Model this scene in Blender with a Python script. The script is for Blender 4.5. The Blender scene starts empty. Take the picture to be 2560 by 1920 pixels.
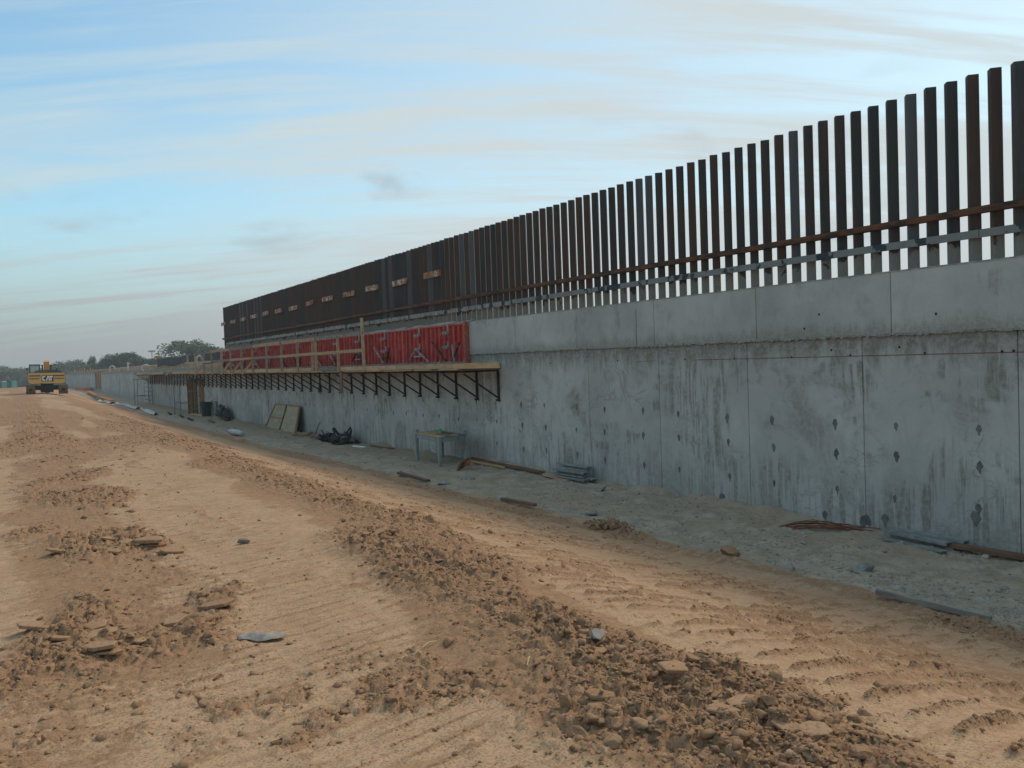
import bpy, math, random
import numpy as np
from mathutils import Vector, Matrix

SC = bpy.context.scene
COL = SC.collection
R = math.radians
rnd = random.Random(7)
CAM_H = 2.88

# ------------------------------------------------------------------ camera, sky, sun, exposure
cam_d = bpy.data.cameras.new('camera')
cam = bpy.data.objects.new('camera', cam_d)
COL.objects.link(cam)
cam_d.sensor_width = 36.0
cam_d.lens = 2080.0 / 2560.0 * 36.0
cam_d.clip_start = 0.05
cam_d.clip_end = 6000.0
cam.matrix_world = (Matrix.Translation((0, 0, CAM_H)) @ Matrix.Rotation(R(-31.514), 4, 'Z')
                    @ Matrix.Rotation(R(90 - 1.758), 4, 'X') @ Matrix.Rotation(R(-2.069), 4, 'Z'))
SC.camera = cam

SUN_ELEV, SUN_BEAR = 46.0, 82.0          # degrees; bearing from +Y towards +X (behind the wall)
world = bpy.data.worlds.new('World')
SC.world = world
world.use_nodes = True


class NT:
    """small helper round a node tree"""
    def __init__(self, tree):
        self.t = tree
        tree.nodes.clear()

    def n(self, kind, _out=0, **kw):
        nd = self.t.nodes.new(kind)
        for k, v in kw.items():
            if k.startswith('i_'):
                key = k[2:]
                key = int(key) if key.isdigit() else key.replace('_', ' ')
                sock = nd.inputs[key]
                if hasattr(v, 'is_output') or isinstance(v, bpy.types.NodeSocket):
                    self.t.links.new(v, sock)
                else:
                    sock.default_value = v
            else:
                setattr(nd, k, v)
        return nd.outputs[_out] if len(nd.outputs) else nd

    def math(self, op, a, b=0.0, c=0.0, clamp=False):
        return self.n('ShaderNodeMath', operation=op, use_clamp=clamp, i_0=a, i_1=b, i_2=c)

    def vmath(self, op, a, b=(0, 0, 0), out=0):
        return self.n('ShaderNodeVectorMath', out, operation=op, i_0=a, i_1=b)

    def noise(self, vec, scale=1.0, detail=4.0, rough=0.55, dist=0.0, out=0):
        return self.n('ShaderNodeTexNoise', out, i_Vector=vec, i_Scale=scale, i_Detail=detail,
                      i_Roughness=rough, i_Distortion=dist)

    def ss(self, v, a, b, lo=0.0, hi=1.0):
        return self.n('ShaderNodeMapRange', interpolation_type='SMOOTHSTEP', i_0=v, i_1=a, i_2=b, i_3=lo, i_4=hi)

    def mix(self, f, a, b, blend='MIX'):
        nd = self.t.nodes.new('ShaderNodeMix')
        nd.data_type = 'RGBA'
        nd.blend_type = blend
        nd.clamp_factor = True
        for i, v in ((0, f), (6, a), (7, b)):
            if isinstance(v, bpy.types.NodeSocket):
                self.t.links.new(v, nd.inputs[i])
            else:
                if i and len(v) == 3:
                    v = (*v, 1.0)
                nd.inputs[i].default_value = v
        return nd.outputs[2]

    def xyz(self, vec):
        nd = self.t.nodes.new('ShaderNodeSeparateXYZ')
        self.t.links.new(vec, nd.inputs[0])
        return nd.outputs

    def comb(self, x, y, z):
        return self.n('ShaderNodeCombineXYZ', i_0=x, i_1=y, i_2=z)


def build_world():
    w = NT(world.node_tree)
    sky = w.n('ShaderNodeTexSky', sky_type='NISHITA', sun_disc=False, sun_elevation=R(SUN_ELEV),
              sun_rotation=R(SUN_BEAR), altitude=30.0, air_density=1.0, dust_density=1.6, ozone_density=1.2)
    d = w.n('ShaderNodeTexCoord', 0)
    x, y, z = w.xyz(d)
    zc = w.math('MAXIMUM', z, 0.0)
    den = w.math('ADD', zc, 0.22)
    # sky dome flattened on to a high cloud deck; u runs along the fence, v across it
    u = w.math('DIVIDE', x, den)
    v = w.math('DIVIDE', y, den)
    # streak direction turned a little
    a = R(-28)
    us = w.math('ADD', w.math('MULTIPLY', u, math.cos(a)), w.math('MULTIPLY', v, math.sin(a)))
    vs = w.math('ADD', w.math('MULTIPLY', u, -math.sin(a)), w.math('MULTIPLY', v, math.cos(a)))
    pv = w.comb(w.math('MULTIPLY', us, 0.55), w.math('MULTIPLY', vs, 2.3), 3.7)
    n1 = w.noise(pv, 1.0, 6.0, 0.55, 0.5)
    pv2 = w.comb(w.math('MULTIPLY', us, 0.5), w.math('MULTIPLY', vs, 0.8), 9.1)
    n2 = w.noise(pv2, 0.9, 3.0, 0.5, 0.2)
    pv3 = w.comb(w.math('MULTIPLY', us, 0.9), w.math('MULTIPLY', vs, 8.5), 5.5)
    n3 = w.noise(pv3, 1.2, 5.0, 0.6, 0.3)
    wisp = w.ss(n1, 0.44, 0.68)
    veil = w.ss(n2, 0.30, 0.72)
    fine = w.ss(n3, 0.44, 0.68)
    # towards the sun side (and low down) the veil thickens
    sd = (math.sin(R(SUN_BEAR)), math.cos(R(SUN_BEAR)))
    side = w.math('ADD', w.math('MULTIPLY', x, sd[0]), w.math('MULTIPLY', y, sd[1]))
    side = w.ss(side, 0.10, 0.80)
    low = w.ss(z, 0.21, 0.0)
    m = w.math('ADD', w.math('MULTIPLY_ADD', wisp, 0.46, 0.09), w.math('MULTIPLY', veil, 0.15))
    m = w.math('ADD', m, w.math('MULTIPLY', fine, 0.38))
    m = w.math('ADD', m, w.math('MULTIPLY', side, 0.55))
    m = w.math('ADD', m, w.math('MULTIPLY', low, 0.85))
    m = w.math('MULTIPLY', m, 0.92, clamp=True)
    white = w.mix(side, CLOUD_FAR, CLOUD_SUN)
    white = w.mix(w.ss(z, 0.20, 0.0), white, w.mix(side, HORIZON_FAR, HORIZON_SUN))
    base = w.mix(1.0, sky, SKY_TINT, 'MULTIPLY')
    c = w.mix(m, base, white)
    # a few small grey cloud patches low in the sky
    pv4 = w.comb(w.math('MULTIPLY', us, 1.3), w.math('MULTIPLY', vs, 2.0), 1.3)
    n4 = w.noise(pv4, 1.6, 4.0, 0.55, 0.4)
    g = w.math('MULTIPLY', w.ss(n4, 0.54, 0.80), w.math('MULTIPLY', w.ss(z, 0.05, 0.13), w.ss(z, 0.34, 0.2)))
    c = w.mix(w.math('MULTIPLY', g, 0.6), c, GREY_CLOUD)
    bg = w.n('ShaderNodeBackground', i_Color=c, i_Strength=SKY_STRENGTH)
    w.n('ShaderNodeOutputWorld', i_Surface=bg)


SKY_STRENGTH = 0.112
SKY_TINT = (0.93, 1.30, 1.27)
CLOUD_FAR = (4.05, 4.85, 5.05)
CLOUD_SUN = (4.30, 4.80, 4.92)
HORIZON_FAR = (2.45, 2.66, 2.70)
HORIZON_SUN = (4.10, 4.40, 4.42)
GREY_CLOUD = (2.85, 3.10, 3.20)
build_world()

sun_d = bpy.data.lights.new('sun', 'SUN')
sun_d.energy = 1.5
sun_d.angle = R(18)
sun_d.color = (1.0, 0.87, 0.72)
sun = bpy.data.objects.new('sun', sun_d)
COL.objects.link(sun)
sv = Vector((math.sin(R(SUN_BEAR)) * math.cos(R(SUN_ELEV)), math.cos(R(SUN_BEAR)) * math.cos(R(SUN_ELEV)), math.sin(R(SUN_ELEV))))
sun.rotation_euler = sv.to_track_quat('Z', 'Y').to_euler()
sun.location = sv * 60

SC.view_settings.view_transform = 'Standard'
SC.view_settings.look = 'None'
SC.view_settings.gamma = 1.0
SC.view_settings.exposure = 0.40
SC.view_settings.use_curve_mapping = False
SC.render.engine = 'CYCLES'
SC.cycles.use_denoising = True
SC.cycles.max_bounces = 6
SC.cycles.diffuse_bounces = 3
SC.cycles.glossy_bounces = 2


# ------------------------------------------------------------------ mesh helpers
class MB:
    def __init__(self, o=(0, 0, 0)):
        self.v, self.f, self.o = [], [], Vector(o)

    def add(self, vs, fs):
        b = len(self.v)
        self.v += [tuple(Vector(p) - self.o) for p in vs]
        self.f += [tuple(b + i for i in f) for f in fs]
        return self

    def box(self, x0, x1, y0, y1, z0, z1):
        return self.add([(x0, y0, z0), (x1, y0, z0), (x1, y1, z0), (x0, y1, z0), (x0, y0, z1), (x1, y0, z1), (x1, y1, z1), (x0, y1, z1)],
                        [(0, 3, 2, 1), (4, 5, 6, 7), (0, 1, 5, 4), (1, 2, 6, 5), (2, 3, 7, 6), (3, 0, 4, 7)])

    def beam(self, p0, p1, w, h, up=(0, 0, 1)):
        p0, p1 = Vector(p0), Vector(p1)
        t = (p1 - p0).normalized()
        sd_ = t.cross(Vector(up))
        if sd_.length < 1e-4:
            sd_ = t.cross(Vector((1, 0, 0)))
        sd_.normalize()
        u = sd_.cross(t)
        a, b = sd_ * w / 2, u * h / 2
        vs = [p + i * a + j * b for p in (p0, p1) for i, j in ((-1, -1), (1, -1), (1, 1), (-1, 1))]
        return self.add(vs, [(0, 1, 2, 3), (7, 6, 5, 4), (0, 4, 5, 1), (1, 5, 6, 2), (2, 6, 7, 3), (3, 7, 4, 0)])

    def tube(self, pts, r, n=6, closed=False):
        pts = [Vector(p) for p in pts]
        b, rings = [], []
        m = len(pts)
        for i, p in enumerate(pts):
            q0 = pts[(i - 1) % m] if (closed or i > 0) else p
            q1 = pts[(i + 1) % m] if (closed or i < m - 1) else p
            t = (q1 - q0).normalized()
            s_ = t.cross(Vector((0, 0, 1)))
            if s_.length < 1e-3:
                s_ = t.cross(Vector((1, 0, 0)))
            s_.normalize()
            u = s_.cross(t)
            b += [p + (s_ * math.cos(2 * math.pi * k / n) + u * math.sin(2 * math.pi * k / n)) * r for k in range(n)]
        fs = []
        for i in range(m if closed else m - 1):
            j = (i + 1) % m
            fs += [(i * n + k, i * n + (k + 1) % n, j * n + (k + 1) % n, j * n + k) for k in range(n)]
        if not closed:
            fs += [tuple(range(n))[::-1], tuple((m - 1) * n + k for k in range(n))]
        return self.add(b, fs)

    def prism(self, poly, z0, z1, axis='z', jit=0.0, rg=None):
        n = len(poly)
        def P(a, b, c):
            if jit:
                c += rg.uniform(-jit, jit)
            return {'z': (a, b, c), 'x': (c, a, b), 'y': (a, c, b)}[axis]
        vs = [P(a, b, z0) for a, b in poly] + [P(a, b, z1) for a, b in poly]
        fs = [tuple(range(n))[::-1], tuple(range(n, 2 * n))] + [(i, (i + 1) % n, n + (i + 1) % n, n + i) for i in range(n)]
        return self.add(vs, fs)

    def mesh(self, name, m=None, smooth=False):
        me = bpy.data.meshes.new(name)
        me.from_pydata(self.v, [], self.f)
        if m:
            me.materials.append(m)
        if smooth:
            me.polygons.foreach_set('use_smooth', [True] * len(me.polygons))
        me.update()
        return me

    def build(self, name, m, parent=None, loc=(0, 0, 0), smooth=False):
        return link(name, self.mesh(name, m, smooth), parent, loc)


def link(name, me, parent=None, loc=(0, 0, 0), rot=None):
    o = bpy.data.objects.new(name, me)
    COL.objects.link(o)
    if parent:
        o.parent = parent
    o.location = loc
    if rot:
        o.rotation_euler = rot
    return o


def tag(o, label=None, cat=None, group=None, kind=None):
    if label:
        o['label'] = label
    if cat:
        o['category'] = cat
        o['kind'] = 'thing'
    if group:
        o['group'] = group
    if kind:
        o['kind'] = kind
    return o


def thing(name, label, cat, loc=(0, 0, 0), rz=0.0, group=None):
    o = bpy.data.objects.new(name, None)
    COL.objects.link(o)
    o.empty_display_size = 0.2
    o.location = loc
    o.rotation_euler = (0, 0, rz)
    return tag(o, label, cat, group)


def copy_tree(o, parent=None):
    c = o.copy()
    COL.objects.link(c)
    if parent:
        c.parent = parent
    for ch in list(o.children):
        copy_tree(ch, c)
    return c


# numpy value noise ---------------------------------------------------------------------------
def _h(ix, iy, seed):
    n = (ix * 374761393 + iy * 668265263 + seed * 974634777) & 0xFFFFFFFF
    n = ((n ^ (n >> 13)) * 1274126177) & 0xFFFFFFFF
    return ((n ^ (n >> 16)) & 0xFFFF) / 65535.0


def vnoise(x, y, seed=0):
    x = np.asarray(x, dtype=np.float64); y = np.asarray(y, dtype=np.float64)
    ix = np.floor(x).astype(np.int64); iy = np.floor(y).astype(np.int64)
    fx = x - ix; fy = y - iy
    fx = fx * fx * (3 - 2 * fx); fy = fy * fy * (3 - 2 * fy)
    a = _h(ix, iy, seed); b = _h(ix + 1, iy, seed); c = _h(ix, iy + 1, seed); d = _h(ix + 1, iy + 1, seed)
    return (a * (1 - fx) + b * fx) * (1 - fy) + (c * (1 - fx) + d * fx) * fy


def fbm(x, y, seed=0, o=4, g=0.5):
    t, a, s_ = 0.0, 1.0, 0.0
    for k in range(o):
        t = t + a * vnoise(x * 2 ** k + 17.3 * k, y * 2 ** k - 9.1 * k, seed + k * 7)
        s_ += a
        a *= g
    return t / s_


def worley(x, y, seed):
    ix = np.floor(x).astype(np.int64); iy = np.floor(y).astype(np.int64)
    f1 = np.full(x.shape, 9.0); f2 = np.full(x.shape, 9.0); idr = np.zeros(x.shape)
    for a in (-1, 0, 1):
        for b in (-1, 0, 1):
            jx, jy = ix + a, iy + b
            dx = jx + 0.15 + 0.7 * _h(jx, jy, seed) - x
            dy = jy + 0.15 + 0.7 * _h(jx, jy, seed + 1) - y
            d_ = np.sqrt(dx * dx + dy * dy)
            r_ = _h(jx, jy, seed + 2)
            nw = d_ < f1
            f2 = np.where(nw, f1, np.minimum(f2, d_))
            idr = np.where(nw, r_, idr)
            f1 = np.where(nw, d_, f1)
    return f1, f2, idr


def sst(v, a, b):
    t = np.clip((v - a) / (b - a), 0, 1)
    return t * t * (3 - 2 * t)


# ------------------------------------------------------------------ materials
def mat(name, rough=0.9, spec=0.2):
    m = bpy.data.materials.new(name)
    m.use_nodes = True
    t = NT(m.node_tree)
    t.m = m

    def finish(col, bump=None, bstr=0.3, bdist=0.02, roughness=rough, metal=0.0, **kw):
        b = m.node_tree.nodes.new('ShaderNodeBsdfPrincipled')
        def put(k, v):
            if isinstance(v, bpy.types.NodeSocket):
                t.t.links.new(v, b.inputs[k])
            else:
                b.inputs[k].default_value = (*v, 1.0) if (hasattr(v, '__len__') and len(v) == 3) else v
        put('Base Color', col)
        put('Roughness', roughness)
        put('Metallic', metal)
        put('Specular IOR Level', spec)
        for k, v in kw.items():
            put(k, v)
        if bump is not None:
            bn = t.n('ShaderNodeBump', i_Height=bump, i_Strength=bstr, i_Distance=bdist)
            t.t.links.new(bn, b.inputs['Normal'])
        t.n('ShaderNodeOutputMaterial', i_Surface=b.outputs[0])
        return m
    t.finish = finish
    return t


def pos(t):
    return t.n('ShaderNodeNewGeometry', 0)


def objrand(t):
    return t.n('ShaderNodeObjectInfo', 5)


def simple(name, c1, c2, scale=6.0, rough=0.85, spec=0.2, streak=(1, 1, 1), bump=0.2, bdist=0.01, vary=0.25, metal=0.0, obj=True):
    t = mat(name, rough, spec)
    p = t.n('ShaderNodeTexCoord', 3) if obj else pos(t)
    r = objrand(t)
    pv = t.vmath('ADD', t.vmath('MULTIPLY', p, streak), t.comb(t.math('MULTIPLY', r, 37.0), t.math('MULTIPLY', r, 11.0), 0.0))
    n = t.noise(pv, scale, 6.0, 0.62)
    c = t.mix(t.ss(n, 0.3, 0.7), c1, c2)
    k = t.math('MULTIPLY_ADD', r, vary, 1.0 - vary / 2)
    c = t.mix(1.0, c, t.comb(k, k, k), 'MULTIPLY')
    return t.finish(c, n, bump, bdist, metal=metal)


def mk_concrete(name, upper):
    t = mat(name, 0.88, 0.25)
    p = pos(t)
    x, y, z = t.xyz(p)
    r = objrand(t)
    big = t.noise(p, 0.55, 5.0, 0.6, 0.4)
    fine = t.noise(p, 26.0, 5.0, 0.65)
    mid = t.noise(t.vmath('MULTIPLY', p, (1, 1, 0.6)), 3.0, 6.0, 0.65, 0.6)
    base = t.mix(t.ss(big, 0.35, 0.68), C_CONC_A, C_CONC_B)
    base = t.mix(t.math('MULTIPLY', t.ss(mid, 0.46, 0.72), 0.45), base, C_CONC_C)
    k = t.math('ADD', t.math('MULTIPLY_ADD', r, 0.16, 0.92), t.math('MULTIPLY_ADD', fine, 0.24, -0.12))
    base = t.mix(1.0, base, t.comb(k, k, k), 'MULTIPLY')
    # faint horizontal board marks and pale patches of laitance
    pale = t.noise(t.vmath('MULTIPLY', p, (1, 0.45, 1.6)), 1.3, 6.0, 0.6, 1.0)
    base = t.mix(t.math('MULTIPLY', t.ss(pale, 0.55, 0.7), 0.35), base, C_CONC_P)
    # rain-washed vertical streaks
    streak = t.noise(t.vmath('MULTIPLY', p, (1, 9.0, 0.7)), 1.0, 6.0, 0.65, 0.25)
    blob = t.noise(t.vmath('MULTIPLY', p, (1, 0.62, 0.75)), 1.0, 4.0, 0.6, 0.7)
    st = t.math('MULTIPLY', t.ss(streak, 0.44, 0.56), t.ss(blob, 0.49, 0.57))
    rag = t.noise(t.vmath('MULTIPLY', p, (1, 3.0, 0.5)), 1.4, 5.0, 0.65)
    if not upper:
        low = t.ss(t.math('ADD', z, t.math('MULTIPLY', rag, -1.5)), 0.35, -0.25)
        low = t.math('MULTIPLY', low, t.ss(streak, 0.42, 0.60))
        damp = t.ss(t.math('ADD', z, t.math('MULTIPLY', rag, 1.3)), 3.12, 3.62)
        swn = t.noise(t.vmath('MULTIPLY', p, (1, 0.8, 1.0)), 1.15, 4.0, 0.6, 2.2)
        sw = t.ss(t.math('ABSOLUTE', t.math('SUBTRACT', swn, 0.5)), 0.045, 0.0)
        swm = t.noise(p, 0.8, 3.0, 0.5)
        sw = t.math('MULTIPLY', t.math('MULTIPLY', sw, t.ss(swm, 0.50, 0.64)), 0.42)
        soft = t.noise(t.vmath('MULTIPLY', p, (1, 0.8, 0.9)), 1.0, 7.0, 0.68, 0.9)
        s1 = t.math('MAXIMUM', t.math('MULTIPLY', st, 0.60), t.math('MULTIPLY', t.ss(soft, 0.50, 0.66), 0.44))
        s1 = t.math('MAXIMUM', s1, t.math('MULTIPLY', low, 0.42))
        s1 = t.math('MAXIMUM', s1, t.math('MULTIPLY', damp, 0.68))
        s1 = t.math('MAXIMUM', s1, sw)
    else:
        low = t.ss(t.math('ADD', z, t.math('MULTIPLY', rag, -0.55)), 3.05, 2.80)
        dot = t.noise(p, 2.2, 2.0, 0.4)
        s1 = t.math('MAXIMUM', t.math('MULTIPLY', low, 0.42), t.math('MULTIPLY', t.math('MULTIPLY', st, t.ss(dot, 0.5, 0.6)), 0.35))
    spk = t.noise(p, 15.0, 7.0, 0.78)
    s1 = t.math('MULTIPLY', s1, t.ss(spk, 0.36, 0.60, 0.45, 1.30), clamp=True)
    pit = t.noise(p, 38.0, 2.0, 0.5)
    s1 = t.math('MAXIMUM', s1, t.math('MULTIPLY', t.ss(pit, 0.70, 0.76), 0.5))
    c = t.mix(s1, base, C_STAIN)
    rock = t.noise(p, 90.0, 3.0, 0.6)
    return t.finish(c, t.math('ADD', t.math('MULTIPLY', mid, 0.5), t.math('MULTIPLY', rock, 0.3)), 0.25, 0.012)


C_CONC_A = (0.395, 0.381, 0.346)
C_CONC_B = (0.490, 0.474, 0.432)
C_CONC_C = (0.300, 0.286, 0.252)
C_CONC_P = (0.500, 0.488, 0.452)
C_STAIN = (0.170, 0.150, 0.115)
M = {}
M['conc_low'] = mk_concrete('cast concrete lower', False)
M['conc_up'] = mk_concrete('cast concrete upper', True)
M['grout'] = simple('dark grout', (0.105, 0.105, 0.096), (0.175, 0.175, 0.160), 14, vary=0.35)
M['spill'] = simple('concrete spill', (0.20, 0.185, 0.155), (0.35, 0.33, 0.285), 9, bump=0.6, bdist=0.03, obj=False)
M['chalk'] = simple('red chalk', (0.28, 0.075, 0.07), (0.22, 0.15, 0.145), 5, obj=False)
M['pine'] = simple('weathered pine', (0.38, 0.245, 0.14), (0.52, 0.36, 0.225), 2.2, streak=(6, 1.2, 6), vary=0.35)
M['pine_new'] = simple('fresh pine', (0.44, 0.27, 0.125), (0.54, 0.36, 0.19), 2.0, streak=(6, 1.0, 6), vary=0.3)
M['pine_grey'] = simple('dirty grey timber', (0.15, 0.135, 0.11), (0.27, 0.245, 0.20), 2.5, streak=(5, 1.2, 5), vary=0.35)
M['ply'] = simple('plywood', (0.30, 0.155, 0.055), (0.40, 0.22, 0.085), 1.2, streak=(3, 3, 0.8), vary=0.2)
M['ply_tan'] = simple('weathered plywood', (0.33, 0.275, 0.18), (0.43, 0.365, 0.25), 1.4, streak=(1, 1, 3), vary=0.15)
M['redplank'] = simple('red brown plank', (0.13, 0.072, 0.045), (0.23, 0.125, 0.075), 2.0, streak=(4, 1, 4))
M['steel_dark'] = simple('dark bracket steel', (0.018, 0.017, 0.017), (0.05, 0.032, 0.024), 5, rough=0.7, vary=0.5)
M['galv'] = simple('grey hardware', (0.19, 0.20, 0.20), (0.36, 0.37, 0.37), 12, rough=0.55, spec=0.4, vary=0.4)
M['alu'] = simple('grey steel channel', (0.17, 0.175, 0.16), (0.30, 0.305, 0.28), 8, rough=0.55, spec=0.4, vary=0.3)
M['rustbar'] = simple('rusty bar', (0.14, 0.050, 0.028), (0.24, 0.095, 0.05), 9, rough=0.85)
M['orange'] = simple('orange paint', (0.52, 0.14, 0.03), (0.60, 0.22, 0.05), 5)
M['strip'] = simple('dirty cloth', (0.26, 0.22, 0.18), (0.40, 0.35, 0.30), 22, bump=0.6)
M['whitecloth'] = simple('dusty white cloth', (0.36, 0.345, 0.315), (0.55, 0.53, 0.49), 6, bump=0.5)
M['black'] = simple('black plastic', (0.012, 0.013, 0.013), (0.035, 0.036, 0.035), 6, rough=0.6)
M['tarp'] = simple('dark green tarp', (0.018, 0.026, 0.024), (0.05, 0.06, 0.055), 5, rough=0.7)
M['can'] = simple('dark green plastic', (0.010, 0.035, 0.030), (0.016, 0.048, 0.042), 5, rough=0.5)
M['darkform'] = simple('dark form face', (0.050, 0.052, 0.052), (0.10, 0.105, 0.105), 2.5, vary=0.3)
M['tablegreen'] = simple('grey green timber', (0.21, 0.24, 0.21), (0.30, 0.335, 0.295), 4, vary=0.15)
M['yellow'] = simple('digger yellow', (0.64, 0.34, 0.07), (0.72, 0.41, 0.11), 3, rough=0.5, spec=0.4, vary=0.0)
M['yellow_dirty'] = simple('muddy track', (0.20, 0.14, 0.07), (0.34, 0.235, 0.11), 7, vary=0.25)
M['digger_grey'] = simple('hood grey', (0.06, 0.065, 0.075), (0.10, 0.105, 0.115), 4, vary=0.0)
M['white'] = simple('white paint', (0.78, 0.78, 0.76), (0.82, 0.82, 0.80), 4, vary=0.0)
M['boom_orange'] = simple('boom orange', (0.58, 0.24, 0.06), (0.64, 0.28, 0.08), 3, rough=0.5, vary=0.0)
M['turq'] = simple('turquoise plastic', (0.03, 0.34, 0.29), (0.05, 0.40, 0.34), 3, rough=0.5, vary=0.1)
M['green_paint'] = simple('bright green', (0.03, 0.45, 0.08), (0.04, 0.5, 0.1), 4, vary=0.0)
M['hose'] = simple('pale hose', (0.50, 0.49, 0.44), (0.62, 0.61, 0.56), 6, vary=0.2)
M['bark'] = simple('bark', (0.07, 0.055, 0.04), (0.13, 0.105, 0.08), 8)
M['pole'] = simple('grey pole', (0.20, 0.20, 0.20), (0.26, 0.26, 0.26), 4)
M['net'] = simple('orange net', (0.55, 0.15, 0.08), (0.60, 0.20, 0.11), 12)
M['straw'] = simple('dry straw', (0.45, 0.34, 0.18), (0.52, 0.40, 0.23), 8)


def mk_formred():
    t = mat('red steel form', 0.6, 0.35)
    p = pos(t)
    r = objrand(t)
    n = t.noise(t.vmath('MULTIPLY', p, (1, 2.0, 0.8)), 2.0, 6.0, 0.65, 0.4)
    c = t.mix(t.ss(n, 0.35, 0.68), (0.42, 0.030, 0.029), (0.55, 0.068, 0.050))
    sp = t.noise(p, 1.1, 3.0, 0.5)
    c = t.mix(t.math('MULTIPLY', t.ss(sp, 0.60, 0.70), 0.8), c, (0.46, 0.10, 0.03))
    k = t.math('MULTIPLY_ADD', r, 0.3, 0.85)
    c = t.mix(1.0, c, t.comb(k, k, k), 'MULTIPLY')
    z = t.xyz(p)[2]
    d = t.noise(p, 5.0, 6.0, 0.7)
    dm = t.ss(t.math('ADD', z, t.math('MULTIPLY', d, -0.35)), 2.80, 2.62)
    dm = t.math('MAXIMUM', dm, t.math('MULTIPLY', t.ss(d, 0.66, 0.76), 0.5))
    c = t.mix(dm, c, (0.24, 0.21, 0.195))
    return t.finish(c, n, 0.2, 0.01)


M['formred'] = mk_formred()
M['formrib'] = simple('dusty red rib', (0.40, 0.050, 0.042), (0.54, 0.14, 0.11), 3, streak=(1, 2, 1), vary=0.3)
M['formend'] = simple('pinkish red end frame', (0.34, 0.075, 0.05), (0.46, 0.15, 0.10), 9)


def mk_post():
    t = mat('mill scale steel', 0.62, 0.35)
    p = pos(t)
    x, y, z = t.xyz(p)
    r = objrand(t)
    off = t.comb(t.math('MULTIPLY', r, 53.0), t.math('MULTIPLY', r, 29.0), 0.0)
    pv = t.vmath('ADD', t.vmath('MULTIPLY', p, (9.0, 9.0, 0.9)), off)
    n = t.noise(pv, 1.0, 7.0, 0.65, 0.4)
    steel = t.mix(n, (0.012, 0.011, 0.010), (0.060, 0.054, 0.049))
    r2 = t.math('FRACT', t.math('MULTIPLY', r, 7.31))
    greyish = t.ss(r2, 0.87, 0.90)
    steel = t.mix(t.math('MULTIPLY', greyish, 0.75), steel, t.mix(n, (0.05, 0.054, 0.056), (0.15, 0.155, 0.16)))
    rn = t.noise(t.vmath('ADD', t.vmath('MULTIPLY', p, (7.0, 7.0, 0.55)), off), 1.0, 6.0, 0.65, 0.8)
    thr = t.math('MULTIPLY_ADD', r, -0.30, 0.60)
    rust = t.ss(t.math('SUBTRACT', rn, thr), -0.05, 0.12)
    rust = t.math('MULTIPLY', rust, t.math('MULTIPLY_ADD', greyish, -0.8, 1.0))
    rc = t.mix(n, (0.030, 0.016, 0.010), (0.120, 0.050, 0.022))
    c = t.mix(t.math('MULTIPLY', rust, 0.76), steel, rc)
    # dried cement splashed over the feet
    sp = t.noise(t.vmath('MULTIPLY', p, (3, 3.4, 2.2)), 1.6, 3.0, 0.5, 0.6)
    edge = t.math('MULTIPLY_ADD', sp, 0.75, 3.93)
    cem = t.ss(t.math('SUBTRACT', z, edge), 0.03, -0.01)
    cn = t.noise(p, 13.0, 4.0, 0.6)
    c = t.mix(cem, c, t.mix(cn, (0.155, 0.145, 0.122), (0.26, 0.245, 0.21)))
    rg = t.math('MULTIPLY_ADD', cem, 0.3, 0.6)
    return t.finish(c, n, 0.15, 0.008, roughness=rg)


M['post'] = mk_post()


def mk_rail(name, cement):
    t = mat(name, 0.75, 0.3)
    p = pos(t)
    n = t.noise(t.vmath('MULTIPLY', p, (3, 1.2, 5)), 2.0, 6.0, 0.65, 0.4)
    if not cement:
        c = t.mix(t.ss(n, 0.35, 0.65), (0.030, 0.022, 0.018), (0.150, 0.060, 0.024))
    else:
        steel = t.mix(n, (0.020, 0.032, 0.040), (0.050, 0.062, 0.070))
        m = t.noise(t.vmath('MULTIPLY', p, (1, 1.6, 1.2)), 1.5, 4.0, 0.6, 0.1)
        cm = t.mix(n, (0.15, 0.155, 0.145), (0.25, 0.255, 0.24))
        c = t.mix(t.ss(m, 0.43, 0.46), steel, cm)
    return t.finish(c, n, 0.2, 0.01)


M['rail'] = mk_rail('rusty rail', False)
M['plate'] = mk_rail('cement splashed plate', True)


def mk_spacer():
    t = mat('worn painted timber', 0.85, 0.2)
    p = pos(t)
    r = objrand(t)
    n = t.noise(t.vmath('MULTIPLY', p, (1, 4.0, 4.0)), 1.6, 4.0, 0.6, 0.5)
    c = t.mix(t.ss(n, 0.4, 0.6), (0.27, 0.15, 0.075), (0.36, 0.225, 0.13))
    n2 = t.noise(t.vmath('MULTIPLY', p, (1, 3.0, 2.2)), 1.6, 2.0, 0.5, 0.3)
    c = t.mix(t.math('MULTIPLY', t.ss(n2, 0.52, 0.56), 0.8), c, (0.52, 0.47, 0.42))
    n3 = t.noise(t.vmath('ADD', p, (0, 7, 3)), 3.4, 2.0, 0.5, 0.3)
    c = t.mix(t.math('MULTIPLY', t.ss(n3, 0.56, 0.59), 0.85), c, (0.34, 0.075, 0.03))
    n4 = t.noise(t.vmath('ADD', p, (0, 3, 9)), 5.0, 2.0, 0.5, 0.3)
    c = t.mix(t.math('MULTIPLY', t.ss(n4, 0.60, 0.64), 0.8), c, (0.05, 0.045, 0.04))
    return t.finish(c, n, 0.2, 0.01)


M['spacer'] = mk_spacer()

E_LOOSE = (0.318, 0.178, 0.097)
E_DARK = (0.150, 0.086, 0.047)
E_PALE = (0.478, 0.306, 0.182)
E_MID = (0.376, 0.222, 0.124)


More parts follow.
